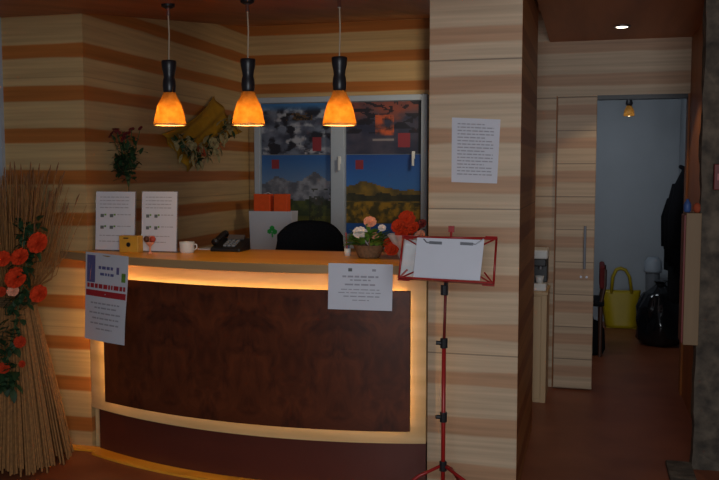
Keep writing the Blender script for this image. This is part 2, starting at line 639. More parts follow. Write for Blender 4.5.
# sliding door panel, slid to the left of its opening
dx0, dx1 = -0.235, 0.038
d1 = struct(bpy.data.objects.new('door_1', None)); COL.objects.link(d1); d1.location = (dx0, YD - 0.03, 0)
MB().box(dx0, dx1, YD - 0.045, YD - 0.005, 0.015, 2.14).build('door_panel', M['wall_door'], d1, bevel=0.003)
hx = AY(585, 240, YD - 0.06).x
b = MB(); zt, zb = AY(585, 226, YD - .06).z, AY(585, 269, YD - .06).z
b.box(hx - 0.009, hx + 0.009, YD - 0.075, YD - 0.06, zb, zt)
b.box(hx - 0.007, hx + 0.007, YD - 0.06, YD - 0.045, zb + .03, zb + .05)
b.box(hx - 0.007, hx + 0.007, YD - 0.06, YD - 0.045, zt - .05, zt - .03)
b.build('door_handle', M['dark_steel'], d1, bevel=0.002)
p = AY(584, 277, YD - 0.05)
b = MB()
for sx in (-0.022, 0.018):
    b.tube([(p.x + sx, YD - 0.052, p.z), (p.x + sx, YD - 0.044, p.z)], 0.009, 12)
b.build('lock_plate', M['steel'], d1)
# frame of the fixed panel left of the sliding door
struct(MB().box(dx0 - 0.012, dx0 - 0.004, YD - 0.006, YD, 0, 2.15).build('trim_4', M['hall_wood']))

# ------------------------------------------------------------------ window with posters
wx0, wx1, wz0, wz1 = -2.70, -1.245, 0.98, 2.21
w1 = struct(bpy.data.objects.new('window_1', None)); COL.objects.link(w1); w1.location = (wx0, YB, wz0)
b = MB()
yf0, yf1 = YB - 0.06, YB
for x0, x1, z0, z1 in ((wx0, wx0 + .05, wz0, wz1), (wx1 - .05, wx1, wz0, wz1), (wx0 + .05, wx1 - .05, wz1 - .045, wz1), (wx0 + .05, wx1 - .05, wz0, wz0 + .05)):
    b.box(x0, x1, yf0, yf1, z0, z1)
b.box(-2.035, -1.92, yf0 - 0.01, yf1, wz0 + .05, wz1 - .045)
b.build('window_frame', M['frame'], w1, bevel=0.004)
for x0, x1 in ((wx0 + .05, -2.035), (-1.92, wx1 - .05)):
    MB().box(x0, x1, YB - 0.02, YB - 0.012, wz0 + .05, wz1 - .045).build('pane', M['glass'], w1)
for px, py in ((339, 160), (413, 155)):
    p = AY(px, py, YB - 0.09)
    b = MB()
    b.box(p.x - 0.012, p.x + 0.012, YB - 0.082, YB - 0.058 if px > 400 else YB - 0.07, p.z - 0.03, p.z + 0.03)
    b.box(p.x - 0.009, p.x + 0.009, YB - 0.1, YB - 0.082, p.z - 0.085, p.z + 0.012)
    b.build('window_handle', M['white'], w1, bevel=0.003)


def nz(x, y, s=1.0, o=0.0):
    return noise.fractal(Vector((x * s + o, y * s, o)), 1.0, 2.0, 4)


def mixc(a, b, t):
    t = max(0, min(1, t))
    return tuple(a[i] * (1 - t) + b[i] * t for i in range(3))


def sq(u, v, cu, cv, hu, hv):
    return abs(u - cu) < hu and abs(v - cv) < hv


def art_winter(u, v):
    c = mixc((120, 130, 150), (60, 66, 84), 0.5 + nz(u, v, 3.5, 3))
    c = mixc(c, (176, 180, 190), (nz(u, v, 5, 9) - 0.05) * 3)
    c = mixc(c, (36, 38, 50), (nz(u, v, 4, 14) - 0.10) * 5)
    if v > 0.84:
        c = mixc(c, (64, 120, 176), (v - 0.84) * 8)
    if sq(u, v, 0.55, 0.74, 0.19, 0.08) and nz(u, v, 9, 2) > -0.15:
        c = (96, 74, 50) if nz(u, v, 14, 5) > 0 else (30, 30, 34)
    if sq(u, v, 0.80, 0.20, 0.065, 0.14):
        c = (150, 52, 62)
    return c


def art_mountain(u, v):
    ridge = 0.60 + 0.10 * nz(u, 0, 3, 4) - 0.06 * abs(u - 0.62) + 0.12 * (1 - abs(u - 0.62))
    c = mixc((126, 150, 180), (52, 104, 170), (v - 0.5) * 2.2)
    if v < ridge:
        c = mixc((92, 96, 108), (150, 154, 164), 0.5 + 1.6 * nz(u, v, 6, 8))
    if v < 0.34 + 0.10 * nz(u, v, 4, 1):
        c = mixc((50, 64, 40), (84, 92, 44), 0.5 + 1.5 * nz(u, v, 8, 3))
    if v < 0.17:
        c = mixc(c, (112, 108, 40), 0.5)
    if u > 0.68 and v < 0.55 and nz(u, v, 7, 6) > -0.05:
        c = mixc(c, (42, 48, 36), 0.7)
    if sq(u, v, 0.20, 0.88, 0.05, 0.06):
        c = (150, 52, 62)
    return c


def art_dusk(u, v):
    c = mixc((84, 78, 92), (46, 50, 72), 0.5 + nz(u, v, 3, 21))
    if v > 0.55:
        c = mixc(c, (150, 78, 62), (v - 0.5) * 1.5 + nz(u, v, 4, 5) * 0.8)
    if nz(u * 1.6, v * 3, 3, 33) > 0.12 and v > 0.4:
        c = mixc(c, (26, 26, 36), 0.8)
    if abs(u - 0.52) < 0.13 and 0.35 < v < 0.75:
        c = mixc(c, (210, 96, 56), 0.55 + nz(u, v, 8, 1))
    if sq(u, v, 0.50, 0.27, 0.14, 0.03):
        c = (150, 140, 140)
    if sq(u, v, 0.78, 0.26, 0.075, 0.14):
        c = (150, 52, 62)
    if u > 0.96:
        c = (18, 20, 28)
    return c


def art_field(u, v):
    c = mixc((60, 118, 190), (26, 72, 150), (v - 0.6) * 2)
    hill = 0.56 + 0.10 * math.exp(-((u - 0.25) / 0.25) ** 2) + 0.02 * nz(u, 0, 6, 2)
    if v < hill:
        c = mixc((150, 118, 40), (92, 78, 40), 0.5 + 1.4 * nz(u, v, 5, 7))
    if 0.42 < v < 0.50 + 0.04 * nz(u, 0, 5, 3):
        c = mixc((40, 44, 32), (70, 64, 36), 0.5 + nz(u, v, 8, 2))
    if v < 0.40:
        c = mixc((168, 128, 30), (74, 66, 28), 0.5 + 2.0 * nz(u, v, 9, 11))
    if v < 0.14:
        c = mixc((22, 76, 150), (30, 88, 164), nz(u, v, 3, 2) + 0.5)
    if sq(u, v, 0.18, 0.88, 0.06, 0.06):
        c = (150, 52, 62)
    return c


def picture(name, fn, x0, x1, z0, z1, y, mat, nu=56, nv=48, lift=0.0):
    b = MB()
    b.grid(lambda u, v: Vector((x0 + (x1 - x0) * u, y, z0 + (z1 - z0) * v)), nu, nv)
    o = b.build(name, mat, origin=((x0 + x1) / 2, y, z0))
    me = o.data
    at = me.color_attributes.new('print', 'FLOAT_COLOR', 'CORNER')
    for p in me.polygons:
        j, i = divmod(p.index, nu)
        c = fn((i + .5) / nu, (j + .5) / nv)
        l = tuple(0.8 * q for q in S(*c))
        for li in p.loop_indices:
            at.data[li].color = l + (1,)
    md = o.modifiers.new('thickness', 'SOLIDIFY')
    md.thickness = 0.002
    md.offset = -1 if False else 0
    return o


yp = YB - 0.024
def prow(px0, px1, py0, py1):
    a, c = AY(px0, py1, yp), AY(px1, py0, yp)
    return a.x, c.x, a.z, c.z
LG = 'landscape posters in the window'
zm = 1.742
tag(picture('poster', art_winter, -2.645, -2.04, zm + .003, 2.16, yp, M['poster']), 'snowy rock poster in upper left window pane', 'poster', LG)
tag(picture('poster', art_mountain, -2.645, -2.04, 1.14, zm - .003, yp, M['poster']), 'mountain and meadow poster in lower left window pane', 'poster', LG)
tag(picture('poster', art_dusk, -1.915, -1.30, zm + .003, 2.16, yp, M['poster']), 'dusky red sky poster in upper right window pane', 'poster', LG)
tag(picture('poster', art_field, -1.915, -1.30, 1.10, zm - .003, yp, M['poster'], nv=60), 'yellow field under blue sky poster, lower right pane', 'poster', LG)

# ------------------------------------------------------------------ curved reception desk
def circum(a, m, c):
    ax, ay, bx, by, cx, cy = *a, *m, *c
    d = 2 * (ax * (by - cy) + bx * (cy - ay) + cx * (ay - by))
    ux = ((ax**2 + ay**2) * (by - cy) + (bx**2 + by**2) * (cy - ay) + (cx**2 + cy**2) * (ay - by)) / d
    uy = ((ax**2 + ay**2) * (cx - bx) + (bx**2 + by**2) * (ax - cx) + (cx**2 + cy**2) * (bx - ax)) / d
    return ux, uy, math.hypot(ax - ux, ay - uy)


UX, UY, RR = circum((XL, LW), (-1.60, 4.10), (XP0, 4.20))


def arc(x, off=0.0):
    """y of the desk front at x, moved out by off"""
    return UY - math.sqrt((RR + off) ** 2 - (x - UX) ** 2)


def band(x0, x1, off0, off1, z0, z1, n=48):
    xs = [x0 + (x1 - x0) * i / n for i in range(n + 1)]
    poly = [(x, arc(x, off1)) for x in xs] + [(x, arc(x, off0)) for x in reversed(xs)]
    b = MB()
    b.prism(poly, z0, z1)
    return b


ZT = 1.15
desk = thing('reception_desk', 'curved reception desk with dark burl front and glowing edges', 'desk', (-1.75, 4.4, 0))
band(XL + 0.004, XP0 - 0.004, -0.05, 0.0, 0.246, ZT - 0.045).build('carcass', M['honey_pale'], desk)
band(XL + 0.06, XP0 - 0.005, -0.06, -0.014, 0.0, 0.246).build('base_panel', M['base'], desk)
band(-2.590, -0.835, 0.040, 0.058, 0.323, 1.022).build('front_panel', M['burl'], desk, bevel=0.002)
xs = [-2.945 + (XP0 + 2.945) * i / 56 for i in range(57)]
poly = [(x, min(arc(x, 0.085), LW - 0.003)) for x in xs]
poly += [(XP0 - 0.002, 4.5), (XP0 - 0.002, 4.74), (XL + 0.003, 4.74), (XL + 0.003, LW - 0.003)]
poly[56] = (XP0 - 0.002, poly[56][1])
b = MB(); b.prism(poly, ZT - 0.045, ZT)
b.mi = [0, 0] + [1] * (len(b.f) - 2)
b.build('counter_top', [M['honey'], M['edge']], desk, bevel=0.003)
# light strips hidden in the gap behind the front panel
def tube_arc(x0, x1, z, n=40):
    return [(x0 + (x1 - x0) * i / n, arc(x0 + (x1 - x0) * i / n, 0.022), z) for i in range(n + 1)]
MB().tube(tube_arc(-2.57, -0.868, 1.000), 0.006, 6).build('light_strip', M['tube'], desk)
MB().tube(tube_arc(-2.57, -0.868, 0.345), 0.006, 6).build('light_strip', M['tube_dim'], desk)
for x, mt in ((-2.580, 'tube_bright'), (-0.874, 'tube')):
    MB().tube([(x, arc(x, 0.022), 0.34), (x, arc(x, 0.022), 0.99)], 0.006, 6).build('light_strip', M[mt], desk)
# brackets carrying the front panel
for x in (-2.3, -1.75, -1.2):
    MB().box(x - 0.02, x + 0.02, arc(x, 0.048), arc(x, -0.002), 0.62, 0.70).build('panel_bracket', M['dark_wood'], desk)
# inner support of the counter top
for x0, x1 in ((XL + .004, XL + .03), (XP0 - .03, XP0 - .004)):
    MB().box(x0, x1, 4.42, 4.72, 0, ZT - 0.045).build('side_panel', M['honey_pale'], desk)
# inner work surface behind the front
b = MB(); b.box(XL + .035, XP0 - .035, 4.42, 4.98, 0.70, 0.735)
b.box(-2.72, -2.69, 4.90, 4.96, 0, 0.70); b.box(-0.85, -0.82, 4.90, 4.96, 0, 0.70)
b.build('work_surface', M['honey_pale'], desk)
# honey-coloured wooden border on the floor along the desk and wall
struct(band(XL + 0.06, XP0 - 0.02, -0.018, 0.07, 0, 0.012).build('trim_5', M['honey']))
struct(MB().box(-3.29, XL + 0.058, LW - 0.06, LW - 0.001, 0, 0.012).build('trim_6', M['honey']))

# ------------------------------------------------------------------ pendant lamps
def pendant(x, y, zb, label, zc, tilt=0):
    t = thing('pendant_lamp', label, 'lamp', (x, y, zb), 'amber pendant lamps over the desk')
    c = Vector((x, y, zb))
    MB().lathe(c, [(0.020, zc - zb - 0.022), (0.034, zc - zb - 0.014), (0.036, zc - zb + 0.03)], 20).build('canopy', M['black'], t, smooth=False)
    MB().tube([c + Vector((0, 0, 0.325)), c + Vector((0.004, 0, (zc - zb) * .75)), c + Vector((0, 0, zc - zb - 0.04))], 0.0038, 8).build('cord', M['cord'], t)
    MB().tube([c + Vector((0, 0, zc - zb - 0.06)), c + Vector((0, 0, zc - zb - 0.02))], 0.010, 10).build('cord_grip', M['chrome'], t)
    MB().lathe(c, [(r_ * .88, z_ * .88) for r_, z_ in [(0.030, 0.178), (0.036, 0.20), (0.038, 0.225), (0.036, 0.255), (0.031, 0.275), (0.034, 0.30), (0.041, 0.33), (0.043, 0.362), (0.040, 0.37), (0.012, 0.372)]], 24).build('socket', M['socket'], t, smooth=True)
    prof = [(0.089, 0.0), (0.091, 0.012), (0.086, 0.035), (0.078, 0.075), (0.066, 0.115), (0.052, 0.145), (0.040, 0.165), (0.034, 0.186)]
    prof = [(r_ * .88, z_ * .88) for r_, z_ in prof]
    b = MB()
    b.lathe(c, [(0.027, 0.166)] + prof[::-1], 36)
    # open bottom: drop the caps
    b.f = [f for f in b.f if len(f) < 10]; b.mi = [0] * len(b.f)
    b.build('shade', M['amber'], t, smooth=True, solid=0.003)
    pts = [c + Vector((0.0797 * math.cos(q), 0.0797 * math.sin(q), 0.003)) for q in [2 * PI * i / 36 for i in range(37)]]
    MB().tube(pts, 0.0035, 6, caps=False).build('shade_rim', M['rim'], t, smooth=True)
    MB().ball(c + Vector((0, 0, 0.085)), 0.020, 14, 10).build('bulb', M['bulb'], t, smooth=True)
    l = bpy.data.lights.new('lamp_light', 'POINT')
    l.energy = PEND_W
    l.color = (1.0, 0.64, 0.29)
    l.shadow_soft_size = 0.03
    lo = bpy.data.objects.new('lamp_light', l)
    COL.objects.link(lo)
    lo.parent = t
    lo.location = (0, 0, 0.04)
    return t


PEND_W = 2.15
for px, lab in ((170, 'leftmost of the three amber glass pendants over the desk'), (248.5, 'middle of the three amber glass pendants over the desk'), (339.5, 'rightmost of the three amber glass pendants, nearest the pillar')):
    p = AY(px, 125.5, 4.06)
    pendant(p.x, 4.06, p.z, lab, cz(4.06))

# small pendant in the far room
p = AY(629, 116, 8.6)
t = thing('pendant_lamp', 'tiny amber pendant hanging in the room beyond the door', 'lamp', (p.x, 8.6, p.z))
c = Vector(p)
MB().lathe(c, [(0.050, 0), (0.046, 0.04), (0.034, 0.075), (0.022, 0.095)], 20).build('shade', M['amber'], t, smooth=True)
MB().lathe(c, [(0.022, 0.095), (0.034, 0.11), (0.026, 0.15), (0.032, 0.2), (0.01, 0.202)], 16).build('socket', M['socket'], t, smooth=True)
MB().ball(c + Vector((0, 0, 0.012)), 0.016, 12, 8).build('bulb', M['bulb'], t, smooth=True)
MB().tube([c + Vector((0, 0, 0.20)), Vector((c.x, c.y, 2.6))], 0.005, 6).build('cord', M['black'], t)

# recessed downlight in the corridor ceiling
p = AZ(622, 26, 2.54)
t = thing('downlight', 'small round downlight recessed in the corridor ceiling', 'lamp', (p.x, p.y, 2.54))
pts = [Vector((p.x + 0.048 * math.cos(q), p.y + 0.048 * math.sin(q), 2.537)) for q in [2 * PI * i / 32 for i in range(33)]]
MB().tube(pts, 0.007, 8, caps=False).build('trim_ring', M['steel'], t, smooth=True)
MB().lathe((p.x, p.y, 2.528), [(0.040, 0.011), (0.034, 0.003), (0.0, 0.0)], 24).build('lens', M['spot'], t, smooth=True)
l = bpy.data.lights.new('downlight_beam', 'SPOT'); l.energy = 10; l.color = (1, .8, .55); l.spot_size = 1.6; l.shadow_soft_size = 0.04
lo = bpy.data.objects.new('downlight_beam', l); COL.objects.link(lo); lo.parent = t; lo.location = (0, 0, -0.04)


# ------------------------------------------------------------------ papers
def sheet(name, c00, c10, c11, c01, label, cat, words, bend=0.0, mats=None, nu=10, nv=14, group=None, parent=None, nrm=None):
    """printed sheet between four corners (lower left first); words = (u0,u1,v0,v1,mat)"""
    c00, c10, c11, c01 = map(Vector, (c00, c10, c11, c01))
    n = (c10 - c00).cross(c01 - c00).normalized()
    if n.y > 0:
        n = -n

    def P(u, v, lift=0.0):
        p = (c00 * (1 - u) + c10 * u) * (1 - v) + (c01 * (1 - u) + c11 * u) * v
        return p + n * (bend * math.sin(PI * u) * (1 - v) + bend * 0.5 * math.sin(2 * PI * v) * u + lift)
    b = MB()
    b.grid(lambda u, v: P(u, v, 0.0012), nu, nv)
    b.grid(lambda u, v: P(u, v, 0.0), nu, nv)
    # closed rim
    for (a0, a1) in (((0, 0), (1, 0)), ((1, 0), (1, 1)), ((1, 1), (0, 1)), ((0, 1), (0, 0))):
        k = 14
        b.grid(lambda u, v: P(a0[0] + (a1[0] - a0[0]) * u, a0[1] + (a1[1] - a0[1]) * u, 0.0012 * v), k, 1)
    ms = [M['paper']]
    for u0, u1, v0, v1, mt in words:
        if M[mt] not in ms:
            ms.append(M[mt])
        b.m = ms.index(M[mt])
        b.grid(lambda u, v: P(u0 + (u1 - u0) * u, v0 + (v1 - v0) * v, 0.0017), 3, 1)
    base = (c00 + c10) / 2
    if parent:
        return b.build(name, ms, parent)
    return tag(b.build(name, ms, origin=base), label, cat, group)


def lines(rows, mt='ink', rnd=None):
    """rows of word-like bars: (v, height, u0, u1)"""
    r = rnd or random.Random(3)
    out = []
    for v, h, u0, u1 in rows:
        u = u0
        while u < u1 - 0.01:
            w = min(r.uniform(0.04, 0.13), u1 - u)
            out.append((u, u + w, v, v + h, mt))
            u += w + 0.02
    return out


def desk_pt(px, py, off):
    y = 4.1
    for _ in range(12):
        p = AY(px, py, y)
        y = arc(max(min(p.x, XP0), -2.95), off)
    return AY(px, py, y)


# notice on the pillar (in a clear sleeve)
yy = YP0
q = [AY(x, y, yy) for x, y in ((451.5, 182), (497, 183.5), (500.5, 119.5), (452, 117.5))]
rows = [(0.90 - 0.052 * i, 0.018, 0.12, 0.88 if i % 4 else 0.7) for i in range(16)]
sheet('notice', *q, 'white printed notice in a clear sleeve on the panelled pillar', 'notice', lines(rows, 'ink'), bend=0.0)

# hanging A3 flyer on the desk's left corner
q = [desk_pt(x, y, o) for x, y, o in ((85, 338, .10), (124.5, 345.5, .115), (128.5, 256.5, .0885), (86, 251.5, .0885))]
W = [(0.04, 0.24, 0.66, 0.97, 'ink_blue'), (0.09, 0.18, 0.68, 0.88, 'petal_pink')]
W += lines([(0.82, 0.035, 0.32, 0.66), (0.75, 0.03, 0.36, 0.68)], 'ink_blue')
W += [(0.74, 0.80, 0.78, 0.86, 'ink_blue'), (0.86, 0.95, 0.7, 0.8, 'leaf_light')]
W += lines([(0.60, 0.05, 0.05, 0.96)], 'ink_red') + [(0.02, 0.98, 0.505, 0.575, 'ink_red')]
sheet_words = W + lines([(0.42, 0.018, 0.15, 0.85), (0.37, 0.018, 0.25, 0.8), (0.31, 0.018, 0.12, 0.9), (0.25, 0.018, 0.2, 0.85), (0.19, 0.018, 0.15, 0.85), (0.13, 0.016, 0.3, 0.7)], 'ink')
fly = sheet('flyer', *q, 'tall white flyer with a red band, taped to the desk corner', 'flyer', sheet_words, bend=0.006)

# landscape notice on the desk front
q = [desk_pt(x, y, .092) for x, y in ((328, 309), (392, 311), (393, 264.5), (328.5, 263))]
rows = [(0.70, 0.04, 0.22, 0.80), (0.63, 0.03, 0.34, 0.66), (0.53, 0.035, 0.26, 0.76), (0.43, 0.02, 0.2, 0.8), (0.36, 0.02, 0.16, 0.82), (0.28, 0.025, 0.24, 0.80), (0.20, 0.02, 0.38, 0.64)]
sheet('notice', *q, 'white landscape notice taped on the desk front below the flowers', 'notice',
      lines(rows, 'ink') + [(0.31, 0.37, 0.83, 0.90, 'ink_dark'), (0.68, 0.74, 0.84, 0.89, 'ink')], bend=0.0)


# two acrylic sign holders on the counter
def sign(px0, px1, py0, y, label):
    a, c = AY(px0, 247, y), AY(px1, 247, y)
    top = AY(px0, py0, y).z
    t = thing('sign_holder', label, 'sign holder', ((a.x + c.x) / 2, y, ZT), 'white sign sheets standing on the counter')
    x0, x1 = a.x, c.x
    zz = ZT + 0.001
    lean = 0.025
    b = MB()
    b.add([(x0, y, zz), (x1, y, zz), (x1, y + lean, top), (x0, y + lean, top), (x0, y + .004, zz), (x1, y + .004, zz), (x1, y + lean + .004, top), (x0, y + lean + .004, top)],
          [(3, 2, 1, 0), (4, 5, 6, 7), (0, 1, 5, 4), (1, 2, 6, 5), (2, 3, 7, 6), (3, 0, 4, 7)])
    b.box(x0, x1, y, y + 0.075, zz - 0.001, zz + 0.003)
    b.build('acrylic_stand', M['acrylic'], t)
    W = lines([(0.90 - 0.06 * i, 0.014, 0.1, 0.85) for i in range(4)], 'ink')
    for uu in (0.12, 0.36):
        for vv in (0.56, 0.36):
            W += [(uu, uu + 0.09, vv, vv + 0.055, 'ink_dark'), (uu + 0.10, uu + 0.15, vv + 0.03, vv + 0.06, 'leaf_light')]
    W += lines([(0.60, 0.014, 0.55, 0.9), (0.40, 0.014, 0.55, 0.9), (0.24, 0.014, 0.1, 0.8), (0.14, 0.014, 0.1, 0.7)], 'ink')
    q = [(x0 + .004, y - .002, zz + .006), (x1 - .004, y - .002, zz + .006), (x1 - .004, y + lean - .002, top - .004), (x0 + .004, y + lean - .002, top - .004)]
    sheet('printed_sheet', *q, '', '', W, parent=t)
    return t


sign(95, 135, 191, 4.425, 'white sign sheet in clear stand behind the yellow box')
sign(141, 177, 191, 4.425, 'white sign sheet in clear stand behind the little goblet')

# yellow wooden box
a, c = AY(119, 247, 4.36), AY(138, 247, 4.36)
t = thing('money_box', 'small square yellow wooden box with a dark hole', 'box', ((a.x + c.x) / 2, 4.40, ZT))
hgt = 0.094
MB().box(a.x, c.x, 4.36, 4.42, ZT, ZT + hgt).build('box_body', M['yellow_box'], t, bevel=0.004)
cx = (a.x + c.x) / 2
MB().tube([(cx, 4.3585, ZT + 0.045), (cx, 4.362, ZT + 0.045)], 0.013, 16).build('hole', M['black'], t)
b = MB()
b.box(cx - 0.03, cx + 0.0, 4.3585, 4.361, ZT + 0.078, ZT + 0.084)
b.build('slot', M['black'], t)

# little goblet ornament
g = AY(150, 247, 4.345)
t = thing('goblet', 'little goblet ornament holding brown and red balls', 'ornament', (g.x, 4.345, ZT))
c = Vector((g.x, 4.345, ZT))
MB().lathe(c, [(0.016, 0), (0.017, 0.004), (0.005, 0.01), (0.004, 0.036), (0.014, 0.048), (0.022, 0.056), (0.026, 0.064), (0.023, 0.063), (0.0, 0.052)], 20).build('cup', M['petal_pink'], t, smooth=True)
for dx, dy, mt in ((-0.020, 0.0, 'brown'), (0.017, 0.0, 'cherry'), (0.0, 0.014, 'petal_pink')):
    MB().ball(c + Vector((dx, dy, 0.079)), 0.0175, 12, 8).build('ball', M[mt], t, smooth=True)

# white cup
g = AY(187, 247, 4.43)
t = thing('cup', 'small white cup on the counter beside the sign sheets', 'cup', (g.x, 4.43, ZT))
c = Vector((g.x, 4.43, ZT))
MB().lathe(c, [(0.036, 0), (0.040, 0.01), (0.042, 0.055), (0.042, 0.062), (0.038, 0.062), (0.037, 0.012), (0, 0.01)], 28).build('cup_body', M['white'], t, smooth=True)
MB().tube([c + Vector((0.040, 0, 0.05)), c + Vector((0.058, 0, 0.048)), c + Vector((0.060, 0, 0.028)), c + Vector((0.040, 0, 0.016))], 0.004, 8).build('cup_handle', M['white'], t, smooth=True)

# leaflet lying flat + desk phone
a = AZ(200, 249, ZT); c = AZ(230, 249, ZT)
tag(MB().box(a.x, c.x, a.y - 0.03, a.y + 0.10, ZT, ZT + 0.004).build('leaflet', M['paper'], origin=((a.x + c.x) / 2, a.y, ZT)), 'white leaflet lying flat on the counter before the phone', 'leaflet')
ph = Vector((AY(226, 240, 4.56).x, 4.56 + 0.06, ZT))
t = thing('telephone', 'black desk telephone with handset on the counter', 'telephone', ph)
b = MB()
b.add([ph + Vector(v) for v in ((-.09, -.08, 0), (.09, -.08, 0), (.09, .08, 0), (-.09, .08, 0), (-.09, -.08, .02), (.09, -.08, .02), (.09, .08, .07), (-.09, .08, .07))],
      [(3, 2, 1, 0), (4, 5, 6, 7), (0, 1, 5, 4), (1, 2, 6, 5), (2, 3, 7, 6), (3, 0, 4, 7)])
b.build('phone_body', M['black'], t, bevel=0.006)
MB().tube([ph + Vector((-.062, -.075, .052)), ph + Vector((-.062, -.05, .062)), ph + Vector((-.062, .05, .092)), ph + Vector((-.062, .075, .09))], [0.022, 0.016, 0.016, 0.022], 12).build('handset', M['black'], t, smooth=True)
b = MB()
for i in range(3):
    for j in range(4):
        b.obox(ph + Vector((-0.012 + i * 0.026, -.045 + j * 0.022, 0.034 + j * 0.007)), (0.009, 0, 0), (0, 0.007, 0.002), (0, 0, 0.006))
b.build('keypad', M['grey'], t)
MB().obox(ph + Vector((0.015, 0.055, 0.072)), (0.05, 0, 0), (0, 0.012, 0.012), (0, -0.004, 0.004)).build('display', M['steel'], t)


# ------------------------------------------------------------------ flowers and leaves
def bloom(b, c, r, nrm, rings=3, rnd=random, n0=5):
    """a many-petalled bloom facing nrm"""
    c = Vector(c); nrm = Vector(nrm).normalized()
    a = nrm.orthogonal().normalized(); d = nrm.cross(a)
    for k in range(rings):
        n = n0 + k * 2
        rr = r * (0.38 + 0.62 * k / max(1, rings - 1))
        opn = 0.35 + 0.95 * k / max(1, rings - 1)
        for i in range(n):
            q = 2 * PI * (i + 0.5 * k) / n + rnd.uniform(-.15, .15)
            e = a * math.cos(q) + d * math.sin(q)
            s = nrm.cross(e)
            w = rr * 0.62

            def fn(u, v, e=e, s=s, w=w, rr=rr, opn=opn):
                t = v
                wid = w * math.sin(min(1, t * 0.8 + 0.2) * PI * 0.72)
                up = math.sin(t * PI * 0.55) * rr * (1.15 - opn * 0.72)
                out = rr * t * (0.35 + 0.65 * min(1, opn)) - 0.0
                curl = -0.18 * rr * t * t * opn
                return c + e * out + s * ((u - .5) * 2 * wid) + nrm * (up + curl + (abs(u - .5) * 2) ** 2 * 0.18 * rr)
            b.grid(fn, 4, 4)
    return b


def leafblade(b, p, d, ln, w, up=(0, 0, 1), droop=0.25):
    p = Vector(p); d = Vector(d).normalized(); up = Vector(up)
    s = d.cross(up)
    s = s.normalized() if s.length > 1e-4 else Vector((1, 0, 0))
    n = s.cross(d)

    def fn(u, v):
        wd = w * math.sin(PI * min(1, v * 0.93 + 0.05)) ** 0.8
        return p + d * ln * v + s * (u - .5) * wd + n * (-droop * ln * v * v + abs(u - .5) * 0.25 * wd)
    b.grid(fn, 2, 5)


def rdir(r, zmin=-1):
    while True:
        v = Vector((r.uniform(-1, 1), r.uniform(-1, 1), r.uniform(zmin, 1)))
        if 0.1 < v.length < 1:
            return v.normalized()


# straw sheaf standing by the left wall
r = random.Random(11)
sc = Vector((-3.02, 4.055, 0))
t = thing('straw_sheaf', 'tall tied straw sheaf standing on the floor by the wall', 'straw sheaf', sc)
b = MB(); e = MB()
for i in range(520):
    q = r.uniform(0, 2 * PI); k = math.sqrt(r.random())
    rb, rt_, rr = 0.29 * k, 0.10 * k, k
    h = r.uniform(1.28, 1.60)
    top = 0.35 * k ** 1.2 * r.uniform(.6, 1.15)
    dq = r.uniform(-.25, .25)
    f = lambda rad, z, qq=q: sc + Vector((rad * math.cos(qq), min(rad * math.sin(qq), LW - sc.y - 0.035), z))
    pts = [f(rb, 0.004 + r.uniform(0, .05)), f(rb * .72 + .02 * k, 0.35), f(rt_ + 0.02 * k, 0.86), f(rt_ + .015, 0.96, q + dq * .3), f(top * .62 + .03, h - .28, q + dq * .7), f(top, h, q + dq)]
    b.tube(pts, [0.0062, 0.0058, 0.005, 0.0045, 0.0026, 0.0016], 4, caps=False)
    if i % 3 == 0:
        pe = pts[-1]; dr = (pts[-1] - pts[-2]).normalized(); dr.y = min(dr.y, .1)
        e.tube([pe - dr * .01, pe + dr * .03, pe + dr * .07 + Vector((0, 0, -.01))], [0.002, 0.005, 0.0015], 4)
b.build('stalks', M['straw'], t)['kind'] = 'stuff'
e.build('ears', M['ear'], t)['kind'] = 'stuff'
b = MB()
for k in range(4):
    z = 0.89 + k * 0.012
    b.tube([sc + Vector((0.128 * math.cos(a), 0.128 * math.sin(a), z + 0.004 * math.sin(3 * a))) for a in [2 * PI * i / 28 for i in range(29)]], 0.007, 6, caps=False)
b.build('twine_band', M['twine'], t, smooth=True)

# spray of orange flowers tied to the sheaf
YS = 3.80
sp = AY(22, 330, YS)
t = thing('flower_spray', 'spray of orange flowers with dark leaves on the straw sheaf', 'flowers', sp)
main = [AY(x, y, yy) for x, y, yy in ((30, 222, 3.9), (30, 250, 3.83), (22, 285, 3.80), (16, 320, 3.80), (8, 355, 3.80), (8, 385, 3.82))]
b = MB(); b.tube(main, 0.004, 6)
for x, y in ((38, 243), (20, 257), (3, 260), (16, 277), (38, 294), (20, 342), (6, 366)):
    p = AY(x, y, YS)
    j = min(main, key=lambda m: (m - p).length)
    b.tube([j, (j + p) / 2 + Vector((0, -.01, -.01)), p], 0.0028, 5)
b.build('stems', M['stem'], t)
for x, y, rad, mt in ((38, 243, .060, 'petal'), (20, 257, .052, 'petal'), (3, 259, .046, 'petal'), (16, 278, .062, 'petal'), (39, 294, .052, 'petal'), (13, 291, .034, 'petal_pink'), (20, 342, .034, 'petal_red'), (4, 368, .034, 'petal_red'), (22, 364, .020, 'petal_red'), (1, 292, .03, 'petal_red')):
    p = AY(x, y, YS - 0.02)
    bb = MB(); bloom(bb, p, rad * .86, (0.25 + r.uniform(-.3, .3), -1, 0.35 + r.uniform(-.2, .3)), 3, r)
    bb.build('bloom', M[mt], t, smooth=True)
b = MB()
for i in range(230):
    m = r.choice(main); m2 = r.choice(main)
    k = r.random()
    j = main.index(m)
    n2 = main[min(j + 1, len(main) - 1)]
    p = m * (1 - k) + n2 * k + Vector((r.uniform(-.07, .05), r.uniform(-.01, .03), r.uniform(-.02, .02)))
    d = rdir(r); d.y = -abs(d.y) * .5 - .1
    leafblade(b, p, d, r.uniform(.035, .08), r.uniform(.022, .04))
b.build('leaves', M['leaf'], t, smooth=True)

